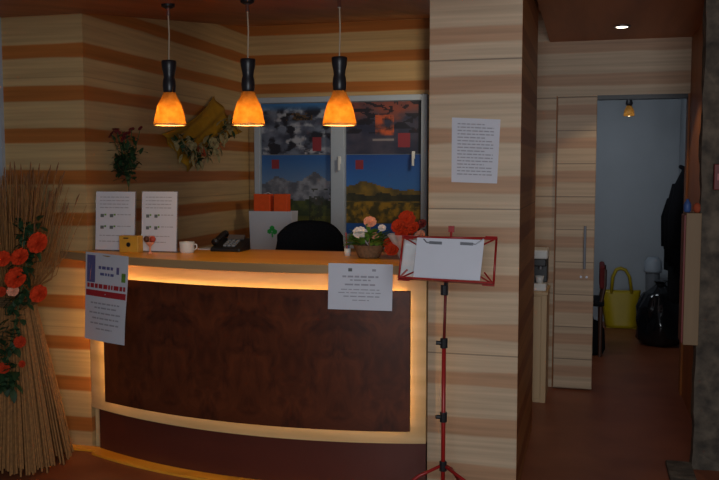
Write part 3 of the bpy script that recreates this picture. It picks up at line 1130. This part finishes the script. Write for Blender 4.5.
# burgundy bunch in a slim vase behind the sign sheets
vp = AY(130, 248, 4.62)
t = thing('flower_vase', 'slim vase of burgundy flowers and dark leaves behind sign sheets', 'vase', (vp.x, 4.62, ZT))
c = Vector((vp.x, 4.62, ZT))
MB().lathe(c, [(0.028, 0), (0.03, 0.01), (0.022, 0.08), (0.014, 0.2), (0.016, 0.3), (0.013, 0.3), (0.01, 0.2), (0.0, 0.02)], 20).build('vase_body', M['white'], t, smooth=True)
tops = []
b = MB()
for i in range(9):
    px, py = r.uniform(110, 141), r.uniform(128, 150)
    p = AY(px, py, 4.62 + r.uniform(-.05, .06))
    p.x = max(p.x, XL + 0.03)
    tops.append(p)
    b.tube([c + Vector((0, 0, .22)), c + Vector((0, 0, .36)), (c + Vector((0, 0, .42)) + p) / 2, p], 0.0025, 5)
b.build('stems', M['stem'], t)
for p in tops:
    bb = MB(); bloom(bb, p, r.uniform(.016, .026), rdir(r, 0.1), 2, r)
    bb.build('bloom', M['burg'], t, smooth=True)
b = MB()
for i in range(260):
    px, py = r.gauss(125, 6), r.triangular(134, 184, 160)
    p = AY(px, py, 4.62 + r.uniform(-.04, .04))
    p.x = max(p.x, XL + 0.05)
    d = rdir(r, -.2)
    leafblade(b, p, d, r.uniform(.035, .065), r.uniform(.016, .028))
b.build('leaves', M['leaf'], t, smooth=True)

# yellow cloth with dried flower garland on the left wall
pts = [AX(x, y, XL + 0.02) for x, y in ((162, 134), (189, 172), (241, 132), (214, 96))]
o = Vector((XL, pts[0].y, pts[0].z))
def cloth(u, v):
    p = (pts[0] * (1 - u) + pts[1] * u) * (1 - v) + (pts[3] * (1 - u) + pts[2] * u) * v
    pinch = 1 - 0.22 * math.sin(PI * v)
    m = (pts[0] + pts[1]) / 2 * (1 - v) + (pts[3] + pts[2]) / 2 * v
    p = m + (p - m) * pinch
    return Vector((XL + 0.020 + 0.014 * math.sin(u * 17 + v * 3), p.y, p.z))
cl = MB().grid(cloth, 36, 16).build('wall_cloth', M['yellow_cloth'], origin=o, smooth=True, solid=0.003)
tag(cl, 'gathered yellow cloth pinned on the left wall behind dried flowers', 'cloth')
gp = [AX(x, y, XL + 0.06) for x, y in ((172, 138), (187, 150), (196, 158), (210, 146), (224, 130), (236, 114))]
t = thing('dried_garland', 'diagonal dried flower garland on the yellow wall cloth', 'garland', gp[2])
MB().tube([gp[2], Vector((XL + .005, gp[2].y, gp[2].z + .01))], 0.004, 6).build('hook', M['steel'], t)
MB().tube(gp, 0.008, 6).build('stems', M['stem'], t)
for mt, nm, n in (('dried', 'dried_leaves', 130), ('leaf', 'dark_leaves', 60)):
    b = MB()
    for i in range(n):
        j = r.randrange(len(gp) - 1); k = r.random()
        p = gp[j] * (1 - k) + gp[j + 1] * k + Vector((r.uniform(-.02, .05), r.uniform(-.07, .07), r.uniform(-.06, .06)))
        leafblade(b, p, Vector((abs(r.gauss(.4, .3)), r.uniform(-1, 1), r.uniform(-1, 1))), r.uniform(.04, .09), r.uniform(.02, .04))
    b.build(nm, M[mt], t, smooth=True)
for i in range(9):
    j = r.randrange(1, len(gp) - 1); k = r.random()
    p = gp[j] * (1 - k) + gp[j - 1] * k + Vector((0.05, r.uniform(-.05, .05), r.uniform(-.05, .05)))
    bb = MB(); bloom(bb, p, r.uniform(.025, .045), (1, r.uniform(-.6, .2), r.uniform(-.3, .5)), 2, r)
    bb.build('bloom', M[('dried', 'rust', 'dried')[i % 3]], t, smooth=True)

# flower basket on the counter
bp = AY(369, 257, 4.42)
bp = Vector((bp.x, 4.42, ZT))
t = thing('flower_basket', 'low wicker basket of white and salmon flowers on counter', 'flower basket', bp)
prof = [(0.052, 0), (0.060, 0.012), (0.072, 0.04), (0.082, 0.066), (0.086, 0.07), (0.078, 0.068), (0.06, 0.03), (0.0, 0.028)]
MB().lathe(bp, prof, 40, wob=lambda q, s: 1 + 0.02 * math.sin(q * 20 + s * 18)).build('basket', M['wicker'], t, smooth=True)
b = MB()
for i in range(110):
    q = r.uniform(0, 2 * PI); k = math.sqrt(r.random())
    p = bp + Vector((0.075 * k * math.cos(q), 0.075 * k * math.sin(q), 0.06 + 0.075 * (1 - k)))
    leafblade(b, p, Vector((math.cos(q) * .8, math.sin(q) * .8, r.uniform(.2, 1.1))), r.uniform(.05, .09), r.uniform(.02, .034))
b.build('leaves', M['leaf_light'], t, smooth=True)
for x, y, rad, mt in ((360, 233, .036, 'petal_white'), (370, 222, .032, 'petal_pink'), (382, 228, .02, 'petal_white'), (375, 236, .02, 'petal_pink')):
    p = AY(x, y, 4.40)
    bb = MB(); bloom(bb, p, rad, (0.2, -.7, .6), 3, r)
    bb.tube([p + Vector((0, 0.01, 0)), bp + Vector((0, 0, .06))], 0.002, 5)
    bb.build('bloom', M[mt], t, smooth=True)

# red bouquet in cellophane on the right end of the counter
bq = Vector((AY(406, 262, 4.40).x, 4.40, ZT))
t = thing('bouquet', 'red and orange bouquet in clear wrap at the counter end', 'bouquet', bq)
prof = [(0.035, 0.0), (0.042, 0.02), (0.050, 0.05), (0.072, 0.09), (0.095, 0.13)]
b = MB(); b.lathe(bq, prof, 32, wob=lambda q, s: 1 + 0.12 * s * math.sin(q * 7 + 1))
b.f = b.f[:-1]; b.mi = b.mi[:-1]
b.build('wrap', M['cello'], t, smooth=True)
b = MB()
heads = []
for x, y, rad, mt in ((398, 226, .036, 'petal_red'), (407, 219, .042, 'petal_red'), (402, 233, .036, 'petal'), (413, 228, .034, 'petal_red'), (392, 249, .036, 'petal_red'), (388, 243, .026, 'petal_red'), (409, 237, .03, 'petal_red'), (402, 243, .022, 'petal_pink'), (420, 235, .026, 'petal_pink'), (422, 224, .026, 'burg')):
    p = AY(x, y, 4.38 + r.uniform(-.03, .03))
    p.x = min(p.x, XP0 - 0.03) if p.y > YP0 - 0.03 else p.x
    heads.append(p)
    b.tube([p, (p + bq + Vector((0, 0, .08))) / 2, bq + Vector((0, 0, .02))], 0.0025, 5)
    bb = MB(); bloom(bb, p, rad, (r.uniform(-.4, .3), -.8, r.uniform(.2, .7)), 3, r)
    bb.build('bloom', M[mt], t, smooth=True)
b.build('stems', M['stem'], t)
b = MB()
for i in range(40):
    p = r.choice(heads) + Vector((r.uniform(-.02, .02), 0.015, r.uniform(-.03, 0)))
    leafblade(b, p, rdir(r, -.3), r.uniform(.03, .05), .02)
b.build('leaves', M['leaf'], t, smooth=True)

# small white pen cup by the chair
pc = Vector((AY(347.5, 250, 4.50).x, 4.50, ZT))
t = thing('pen_cup', 'tiny white pen cup left of the flower basket', 'cup', pc)
MB().lathe(pc, [(0.016, 0), (0.018, 0.04), (0.016, 0.04), (0.014, 0.005), (0, 0.004)], 18).build('cup_body', M['white'], t, smooth=True)
MB().tube([pc + Vector((0.0, 0, .008)), pc + Vector((-.010, 0.004, .125))], 0.0042, 8).build('pen', M['red'], t)
MB().tube([pc + Vector((0.004, 0, .008)), pc + Vector((.010, 0.008, .11))], 0.004, 8).build('pen', M['blue'], t)

# ------------------------------------------------------------------ behind the desk
# sideboard under the window
t = thing('sideboard', 'low pale wooden sideboard under the window behind the desk', 'sideboard', (-2.0, 6.5, 0))
MB().box(-2.70, -1.30, 6.32, 6.76, 0.06, 0.86).build('body', M['honey_pale'], t)
MB().box(-2.72, -1.28, 6.30, 6.78, 0.86, 0.89).build('sideboard_top', M['honey'], t, bevel=0.003)
MB().box(-2.66, -1.34, 6.36, 6.74, 0, 0.06).build('plinth', M['dark_wood'], t)
for i in range(3):
    d = MB().box(-2.69 + i * .465, -2.69 + i * .465 + .45, 6.302, 6.319, 0.09, 0.84).build('door', M['honey_pale'], t, bevel=0.002)
    MB().tube([(-2.30 + i * .465, 6.285, .7), (-2.30 + i * .465, 6.302, .7)], 0.012, 12).build('knob', M['steel'], d)

# white shopping bag with orange boxes
ybg = 6.45
a, c = AY(249, 211, ybg), AY(292, 211, ybg)
zt = a.z
t = thing('shopping_bag', 'white paper bag with green emblem below the window', 'bag', ((a.x + c.x) / 2, ybg, 0.89))
b = MB()
x0, x1 = a.x, c.x
b.add([(x0 + .015, ybg, .891), (x1 - .015, ybg, .891), (x1 - .015, ybg + .12, .891), (x0 + .015, ybg + .12, .891), (x0, ybg, zt), (x1, ybg, zt), (x1, ybg + .14, zt), (x0, ybg + .14, zt)],
      [(3, 2, 1, 0), (0, 1, 5, 4), (1, 2, 6, 5), (2, 3, 7, 6), (3, 0, 4, 7)])
b.build('bag_body', M['bag_white'], t, solid=0.003)
g = AY(272, 231, ybg - 0.004)
b = MB()
for dx, dz, rr in ((0, .022, .022), (-.022, -.004, .020), (.022, -.006, .022)):
    b.tube([(g.x + dx, ybg - 0.003, g.z + dz), (g.x + dx, ybg + 0.001, g.z + dz)], rr, 6)
b.tube([(g.x, ybg - .002, g.z - .01), (g.x + .004, ybg - .002, g.z - .05)], 0.006, 5)
b.build('emblem', M['green_ink'], t)
b = MB()
hp = [AY(x, y, ybg - .01) for x, y in ((250, 214), (249, 204), (253, 196), (262, 193), (270, 197), (274, 206), (273, 214))]
for p in hp:
    p.y = ybg + .13
b.tube(hp, 0.004, 8)
b.build('bag_handle', M['bag_white'], t, smooth=True)
for px0, px1, lab in ((254.5, 271, 'left orange box standing in the white paper bag'), (274.5, 288, 'right orange box standing in the white paper bag')):
    a, c = AY(px0, 194, ybg + .05), AY(px1, 195, ybg + .05)
    o = MB().box(a.x, c.x, ybg + .03, ybg + .11, 0.90, a.z).build('orange_box', M['orange'], origin=((a.x + c.x) / 2, ybg + .07, .90), bevel=0.003)
    tag(o, lab, 'box', 'orange boxes in the paper bag')

# black office chair
ych = 5.55
cx = AY(308, 240, ych).x - 0.02
t = thing('office_chair', 'black office chair with rounded back behind the desk', 'chair', (cx, ych - 0.2, 0))
zb0, zb1 = 0.60, AY(310, 221.5, ych).z
hw = 0.265
def backf(u, v):
    # rounded-top shield
    w = hw * (0.86 + 0.14 * math.sin(PI * min(1, v * 1.1)))
    s = u * 2 - 1
    top = zb1 - 0.10 * abs(s) ** 3.2
    return Vector((cx + s * w, ych + 0.03 - 0.05 * (1 - s * s) * -1 + 0.05 * v, zb0 + (top - zb0) * v))
MB().grid(backf, 20, 16).build('backrest', M['black_fab'], t, smooth=True, solid=0.055)
MB().box(cx - .24, cx + .24, ych - .46, ych - .0, 0.44, 0.52).build('seat', M['black_fab'], t, bevel=0.03)
MB().obox((cx, ych + 0.04, .56), (.04, 0, 0), (0, .012, 0), (0, 0, .14)).build('back_bracket', M['black'], t)
cs = Vector((cx, ych - .22, 0))
MB().tube([cs + Vector((0, 0, .09)), cs + Vector((0, 0, .44))], 0.028, 14).build('gas_column', M['black'], t)
for i in range(5):
    q = 2 * PI * i / 5 + .3
    e = cs + Vector((.28 * math.cos(q), .28 * math.sin(q), .075))
    lg = MB().tube([cs + Vector((0, 0, .12)), e], [.026, .018], 8).build('base_arm', M['black'], t)
    MB().ball(e + Vector((0, 0, -.045)), .030, 12, 8).build('caster', M['black'], lg, smooth=True)
for s in (-1, 1):
    b = MB()
    b.tube([(cx + s * .22, ych - .25, .47), (cx + s * .29, ych - .25, .5), (cx + s * .29, ych - .25, .68)], .016, 8)
    b.box(cx + s * .29 - .03, cx + s * .29 + .03, ych - .36, ych - .12, .68, .71)
    b.build('armrest', M['black'], t)

# ------------------------------------------------------------------ red music stand
Y0 = 3.75
hub = AY(443, 466, Y0)
mx = hub.x
t = thing('music_stand', 'red folding music stand in front of the pillar', 'music stand', (mx, Y0, 0))
zk = [AY(443, y, Y0).z for y in (466, 417, 343, 290)]
MB().tube([(mx, Y0, 0.10), (mx, Y0, zk[2])], 0.0095, 12).build('lower_mast', M['red'], t, smooth=True)
MB().tube([(mx, Y0, zk[2] - .02), (mx + .006, Y0, zk[3] + 0.03)], 0.0065, 12).build('upper_mast', M['red_dark'], t, smooth=True)
for z, px in ((zk[0], 0), (zk[1], -1), (zk[2], -1), (zk[3], 0)):
    b = MB()
    b.tube([(mx, Y0, z - .022), (mx, Y0, z + .022)], 0.0165, 14)
    if px:
        b.tube([(mx - .012, Y0 - .004, z), (mx - .034, Y0 - .010, z + .002)], 0.010, 10)
    b.build('clamp_knob', M['black'], t, bevel=0.002)
for q in (math.radians(197), math.radians(-20), math.radians(80)):
    e = Vector((mx + .40 * math.cos(q), Y0 + .40 * math.sin(q), 0.006))
    d = Vector((math.cos(q), math.sin(q), 0))
    lg = MB().tube([Vector((mx, Y0, zk[0])) + d * .012, Vector((mx, Y0, zk[0] - .045)) + d * .11, e + Vector((0, 0, .008))], 0.0075, 8).build('leg', M['red'], t, smooth=True)
    MB().ball(e + Vector((0, 0, .008)), .012, 10, 8).build('foot', M['black'], lg, smooth=True)
    MB().tube([Vector((mx, Y0, .11)), (Vector((mx, Y0, zk[0])) + e) / 2 + Vector((0, 0, -.006))], 0.004, 6).build('brace', M['red'], t)
# desk frame, leaning back
def DK(px, py, lift=0.0):
    """point on the tilted desk plane: lower edge at Y0-.04, leaning back"""
    d = ray(px, py)
    n = Vector((0, -math.cos(.35), math.sin(.35)))
    p0 = Vector((mx, Y0 - 0.045 - lift, AY(446, 284, Y0).z))
    return EYE + d * ((p0 - EYE).dot(n) / d.dot(n))
TL, TR, BR, BL = DK(403, 237), DK(496.5, 238.5), DK(493.5, 284.5), DK(399, 278.5)
b = MB()
b.tube([TL, TR], .0055, 8); b.tube([TR, BR], .005, 8); b.tube([TL, BL], .005, 8)
TM, BM = (TL + TR) / 2, (BL + BR) / 2
b.tube([BM, TM], .0055, 8)
b.tube([TL, BM + (TM - BM) * .45], .0035, 6); b.tube([TR, BM + (TM - BM) * .45], .0035, 6)
b.tube([BL, BM + (TM - BM) * .55], .0035, 6); b.tube([BR, BM + (TM - BM) * .55], .0035, 6)
b.build('desk_frame', M['red'], t, smooth=True)
dn = (BR - BL).cross(TL - BL).normalized()
if dn.y > 0: dn = -dn
ax = (BR - BL).normalized()
MB().obox((BL + BR) / 2 + dn * .014, ax * ((BR - BL).length / 2), dn * .016, dn.cross(ax) * .004).build('ledge', M['red'], t, bevel=0.002)
for p, s in ((BL, 1), (BR, -1), (TL, 1), (TR, -1)):
    b = MB()
    b.obox(p + ax * s * .022, ax * .026, dn * .004, dn.cross(ax) * .008)
    if p is BR or p is BL:
        e = DK(484.5, 273) if p is BR else DK(408, 270)
        b.tube([p + dn * .006, e + dn * .010], .004, 6)
    b.build('corner_bracket', M['red'], t)
tk = DK(451, 237)
b = MB(); b.tube([tk + Vector((0, 0, -.008)), tk + Vector((0, .01, .03))], .005, 8); b.obox(tk + Vector((0, .01, .034)), (.013, 0, 0), (0, .006, 0), (0, 0, .014))
b.build('carry_hook', M['red'], t)
MB().tube([(mx + .006, Y0, zk[3] + .02), BM + (TM - BM) * .2 - dn * .01], .009, 8).build('desk_joint', M['black'], t)
for px, py, s in ((436, 243.5, -1), (467, 244.5, 1)):
    p = DK(px, py) + dn * .010
    b = MB(); b.obox(p, ax * .028, dn * .003, dn.cross(ax) * .006)
    e = TM + ax * (.10 * s)
    b.tube([p, p + ax * s * .04 + dn.cross(ax) * .0, DK(424 if s < 0 else 484, 239.5) + dn * .008], .003, 6)
    b.build('page_clip', M['steel'], t)
sh = [DK(413.5, 278), DK(480, 281), DK(484.5, 240.5), DK(417.5, 238)]
sh = [p + dn * .0065 for p in sh]
sheet('music_sheet', *sh, 'blank-looking white sheet clipped on the red music stand', 'paper', [], bend=0.001)

b = MB()
sv = [DK(400, 276.5), DK(416, 277.5), DK(421, 240), DK(405, 240.5)]
sv = [p + dn * .004 for p in sv]
b.grid(lambda u, v: (sv[0] * (1 - u) + sv[1] * u) * (1 - v) + (sv[3] * (1 - u) + sv[2] * u) * v - dn * (.012 * math.sin(PI * u) * (1 - .5 * v)), 8, 6)
tag(b.build('plastic_sleeve', M['cello'], origin=(sv[0] + sv[1]) / 2, smooth=True, solid=.0008), 'clear plastic sleeve behind the sheet at the music stand left side', 'sleeve')

# ------------------------------------------------------------------ corridor items
# narrow pale cabinet behind the pillar
cy0 = 6.06
cx1 = AZ(545, 404, 0).x
t = thing('cabinet', 'narrow pale wooden cabinet standing behind the pillar', 'cabinet', (cx1 - .2, cy0 + .2, 0))
ctz = AY(539, 292, cy0).z
MB().box(cx1 - .42, cx1, cy0 + .014, cy0 + .40, 0.0, ctz - .02).build('body', M['cab_wood'], t)
MB().box(cx1 - .43, cx1 + .006, cy0 - .004, cy0 + .40, ctz - .02, ctz).build('cabinet_top', M['cab_wood'], t, bevel=.002)
xm = cx1 - .035
MB().box(cx1 - .415, xm - .004, cy0, cy0 + .013, .03, ctz - .03).build('door', M['cab_wood'], t, bevel=.002)
MB().box(xm, cx1, cy0 + .004, cy0 + .013, .0, ctz - .022).build('corner_post', M['cab_wood'], t, bevel=.002)
# coffee machine on the cabinet
ex1 = AY(547.5, 270, cy0 + .05).x
ez1 = AY(541, 250, cy0 + .05).z
t = thing('coffee_machine', 'black and white coffee machine on the cabinet behind the pillar', 'coffee machine', (ex1 - .1, cy0 + .14, ctz))
hh = ez1 - ctz
x0 = ex1 - .22
MB().box(x0, ex1 - .008, cy0 + .05, cy0 + .30, ctz, ctz + hh * .18).build('drip_base', M['white'], t, bevel=.006)
MB().box(x0, ex1 - .004, cy0 + .13, cy0 + .30, ctz + hh * .18, ctz + hh * .78).build('body', M['black'], t, bevel=.006)
MB().box(x0, ex1, cy0 + .04, cy0 + .30, ctz + hh * .78, ctz + hh).build('hood', M['white'], t, bevel=.010)
MB().box(x0, ex1 - .01, cy0 + .05, cy0 + .13, ctz + hh * .60, ctz + hh * .78).build('brew_head', M['black'], t, bevel=.006)
MB().tube([(ex1 - .05, cy0 + .09, ctz + hh * .52), (ex1 - .05, cy0 + .09, ctz + hh * .61)], .014, 12).build('spout', M['steel'], t)
b = MB(); b.lathe((ex1 - .055, cy0 + .09, ctz + hh * .18), [(.022, 0), (.03, .05), (.028, .05), (.02, .004), (0, .004)], 18)
tag(b.build('cup', M['white'], origin=(ex1 - .055, cy0 + .09, ctz + hh * .18), smooth=True), 'white cup under the spout of the coffee machine', 'cup')

# small wooden cabinet fixed to the flank of the stone pier
a, c = AY(684.5, 213, 4.87), AY(684.5, 345, 4.87)
t = thing('wall_cabinet', 'narrow pale wooden box with dark red side fixed to the stone pier', 'cabinet', (0.55, 4.9, c.z))
MB().box(a.x + .010, 0.572, 4.87, 5.02, c.z, a.z).build('body', M['box_wood'], t, bevel=.003)
MB().box(a.x, a.x + .010, 4.875, 5.015, c.z + .01, a.z - .01).build('door', M['red_dark'], t, bevel=.002)
wz = a.z
g = Vector((AY(688, 206, 4.93).x, 4.96, wz))
o = MB(); o.lathe(g, [(.014, 0), (.019, .008), (.020, .04), (.015, .055), (.008, .062), (.008, .072), (0, .072)], 18)
tag(o.build('bottle', M['blue'], origin=g, smooth=True), 'small blue bottle standing on the narrow wooden box', 'bottle')
g = Vector((AY(697, 206, 4.93).x, 4.92, wz))
o = MB(); o.lathe(g, [(.010, 0), (.018, .010), (.022, .024), (.018, .042), (.007, .052), (0, .053)], 18)
tag(o.build('ornament', M['rust'], origin=g, smooth=True), 'small rust ornament standing on the narrow wooden box', 'ornament')

# red plaque on the stone
a, c = AY(713.5, 190, 4.86), AY(722, 164, 4.86)
t = thing('plaque', 'red plaque hung on the stone pier at the right edge', 'plaque', ((a.x + c.x) / 2, 4.85, a.z))
MB().box(a.x, c.x + .06, 4.855, 4.895, a.z, c.z).build('board', M['red_dark'], t, bevel=.004)
MB().box(a.x + .015, c.x + .045, 4.851, 4.855, a.z + .05, c.z - .05).build('plate', M['red'], t)

# ------------------------------------------------------------------ far room
# yellow tote bag on the floor
yb = 9.2
x0, x1 = AY(604, 300, yb).x, AY(641, 300, yb).x
zt = AY(620, 291, yb).z
xt0, xt1 = AY(600, 291, yb).x, AY(641, 291, yb).x
cxm = (x0 + x1) / 2
t = thing('tote_bag', 'bright yellow tote bag standing on the far room floor', 'bag', (cxm, yb + .07, 0))
def bagf(sgn):
    def fn(u, v):
        xx = (x0 + .02) * (1 - u) + (x1 - .02) * u
        xx2 = xt0 * (1 - u) + xt1 * u
        X = xx * (1 - v) + xx2 * v
        dep = (.075 * (1 - v * .55)) * (1 - (2 * u - 1) ** 4)
        return Vector((X, yb + .075 + sgn * dep, 0.005 + zt * v + 0.012 * math.sin(PI * u) * -v))
    return fn
b = MB(); b.grid(bagf(-1), 16, 12); b.grid(bagf(1), 16, 12)
b.build('bag_body', M['yellow_bag'], t, smooth=True, solid=.005)
MB().box(x0 + .03, x1 - .03, yb + .02, yb + .13, 0.0, .008).build('bag_base', M['yellow_bag'], t)
for yy in (yb + .045, yb + .105):
    hp = [AY(x, y, yb) for x, y in ((611.5, 294), (613, 278), (616.5, 270.5), (621, 269), (626, 271), (630, 278), (632, 294))]
    for p in hp: p.y = yy
    MB().tube(hp, .016, 8).build('handle', M['yellow_bag'], t, smooth=True)

# shiny black rubbish bag
yk = 8.45
g = AY(659, 340, yk)
gx = g.x
t = thing('rubbish_bag', 'shiny black rubbish bag on the floor below the coats', 'bag', (gx, yk, 0))
def crump(q, s):
    v = Vector((math.cos(q) * 2.2, math.sin(q) * 2.2, s * 4))
    return 1 + .16 * noise.noise(v * 1.3) + .10 * noise.noise(v * 3.1)
hz = AY(659, 282, yk).z
prof = [(.0, .004), (.15, .006), (.20, .06), (.215, hz * .35), (.20, hz * .6), (.15, hz * .82), (.07, hz * .93), (.035, hz * .97), (.06, hz * 1.02), (.0, hz)]
pp = []
for i in range(len(prof) - 1):
    for k in range(4):
        u = k / 4
        pp.append((prof[i][0] * (1 - u) + prof[i + 1][0] * u, prof[i][1] * (1 - u) + prof[i + 1][1] * u))
pp.append(prof[-1])
MB().lathe((gx, yk, 0), pp, 48, wob=crump).build('bag_film', M['gloss_black'], t, smooth=True)
MB().tube([(gx + .04 * math.cos(a), yk + .04 * math.sin(a), hz * .965) for a in [2 * PI * i / 16 for i in range(17)]], .006, 6, caps=False).build('tie', M['black'], t)

# grey bin behind the bag
yg = 9.3
g = AY(652, 300, yg)
t = thing('bin', 'grey lidded bin against the far wall behind rubbish bag', 'bin', (g.x, yg, 0))
zt = AY(652, 272, yg).z
MB().lathe((g.x, yg, 0), [(.055, 0), (.06, .01), (.07, zt - .01), (.07, zt)], 24).build('bin_body', M['grey'], t, smooth=False)
zt2 = AY(652, 257, yg).z
MB().lathe((g.x, yg, zt), [(.088, 0), (.090, .02), (.085, (zt2 - zt) * .7), (.05, zt2 - zt), (0, zt2 - zt + .004)], 24).build('lid', M['frame'], t, smooth=True)

# coats on hooks on the far room's right wall
def coat(cx, cy, z0, z1, w, d, lab, seed):
    t = thing('coat', lab, 'coat', (cx, cy, z0), 'coats hanging in the far room')
    rr = random.Random(seed)
    ph = rr.uniform(0, 6)
    H = z1 - z0
    prof = [(.55, 0), (.98, .002), (1.0, .12), (.96, .35), (.90, .6), (.86, .78), (.70, .88), (.42, .94), (.24, .975), (.20, 1.0), (.0, 1.0)]
    pp = []
    for i in range(len(prof) - 1):
        for k in range(3):
            u = k / 3
            pp.append(((prof[i][0] * (1 - u) + prof[i + 1][0] * u), (prof[i][1] * (1 - u) + prof[i + 1][1] * u) * H))
    pp.append((0, H))
    MB().lathe((cx, cy, z0), pp, 40, sx=d, sy=w, wob=lambda q, s: 1 + .10 * (1 - s) * math.sin(5 * q + ph) + .05 * math.sin(9 * q + ph * 2 + s * 3)).build('coat_body', M['coat'], t, smooth=True)
    for s in (-1, 1):
        MB().tube([(cx - d * .3, cy + s * w * .72, z1 - H * .13), (cx - d * .75, cy + s * w * .95, z1 - H * .35), (cx - d * .8, cy + s * w * .9, z1 - H * .72)], [.055, .06, .048], 12).build('sleeve', M['coat'], t, smooth=True)
    b = MB()
    b.tube([(cx + d * .2, cy - w * .2, z1 - .02), (cx - d * .3, cy, z1 + .01), (cx + d * .2, cy + w * .2, z1 - .02)], .018, 10)
    b.build('collar', M['coat'], t, smooth=True)
    MB().tube([(cx, cy, z1 - .01), (cx + .03, cy, z1 + .05), (.885, cy, z1 + .05)], .008, 8).build('hanging_hook', M['steel'], t)
pa = AY(684, 168, 8.0)
coat(0.782, 7.95, AY(675, 300, 8.0).z, pa.z, .20, .105, 'long black coat hanging nearest the door in the far room', 1)
coat(0.80, 8.75, AY(670, 270, 8.75).z, AY(684, 190, 8.75).z, .17, .09, 'long black coat hanging deeper in the far room', 2)
# chrome rail above the coats
p = AY(687.5, 150, 7.3)
t = thing('coat_rail', 'upright chrome coat rail catching light above the coats', 'rail', (0.91, 7.3, 1.5))
x = AY(687.5, 155, 7.3).x
zc0, zc1 = AY(687.5, 172, 7.3).z, AY(687.5, 118, 7.3).z
MB().tube([(x, 7.3, zc0), (x, 7.3, zc1)], .013, 12).build('tube', M['chrome'], t, smooth=True)
b = MB()
for z in (zc0 + .03, zc1 - .03):
    b.tube([(x, 7.3, z), (.89, 7.3, z)], .008, 8)
b.build('bracket', M['chrome'], t)

# chair with dark red back, half hidden by the sliding door
yc = 7.75
xr = AY(604.5, 300, yc).x
t = thing('wooden_chair', 'dark wooden chair with red back half hidden by the door', 'chair', (xr - .2, yc + .2, 0))
for x in (xr - .42, xr - .03):
    for y in (yc, yc + .40):
        MB().tube([(x, y, 0), (x, y, .44)], [.016, .02], 10).build('leg', M['dark_wood'], t)
MB().box(xr - .45, xr - .0, yc - .03, yc + .43, .44, .48).build('seat', M['black_fab'], t, bevel=.012)
zb = AY(600, 266, yc).z
for y in (yc, yc + .40):
    MB().tube([(xr - .03, y, .46), (xr + .0, y, .62), (xr - .0, y, zb - .03)], .016, 10).build('back_post', M['dark_wood'], t)
MB().box(xr - .045, xr + .0, yc - .02, yc + .42, zb - .2, zb).build('backrest', M['seat_red'], t, bevel=.015)

# black holdall under the chair
hb = Vector((xr - .16, yc + .10, 0))
t = thing('holdall', 'black holdall on the floor under the wooden chair', 'bag', hb)
MB().lathe(hb, [(.0, 0), (.15, .004), (.17, .05), (.165, .22), (.13, .29), (.06, .315), (0, .318)], 28, sx=1, sy=.6, wob=lambda q, k: 1 + .04 * math.sin(4 * q + 5 * k)).build('bag_body', M['coat'], t, smooth=True)
MB().tube([hb + Vector((-.07, 0, .29)), hb + Vector((-.05, 0, .37)), hb + Vector((.05, 0, .37)), hb + Vector((.07, 0, .29))], .010, 8).build('handle', M['black'], t, smooth=True)

# ------------------------------------------------------------------ light
w = bpy.data.worlds.new('world')
scene.world = w
w.use_nodes = True
bg = w.node_tree.nodes['Background']
bg.inputs['Color'].default_value = (0.75, 0.86, 1.0, 1)
bg.inputs['Strength'].default_value = 0.06


def area(name, loc, target, sx, sy, watt, col):
    l = bpy.data.lights.new(name, 'AREA')
    l.shape = 'RECTANGLE'
    l.size, l.size_y = sx, sy
    l.energy = watt
    l.color = col
    o = bpy.data.objects.new(name, l)
    COL.objects.link(o)
    o.location = loc
    o.rotation_euler = (Vector(target) - Vector(loc)).to_track_quat('-Z', 'Y').to_euler()
    return o


# daylight from the entrance windows behind the photographer
area('entrance_daylight', (0.35, -0.35, 1.7), (-0.3, 4.6, 1.3), 1.6, 1.4, 72, (0.90, 0.95, 1.0))
# unseen fill added to brighten the end wall of the far room
area('far_wall_fill', (-0.3, 7.3, 2.4), (0.2, 9.6, 1.6), 0.5, 0.5, 6.5, (0.85, 0.92, 1.0))
# added fill, hidden behind the pillar, lifts the reception back wall
pl = area('back_wall_fill', (-0.80, 5.85, 2.2), (-1.75, 6.85, 1.9), 0.3, 0.3, 2.6, (1.0, 0.88, 0.7))
pl.data.spread = math.radians(110)
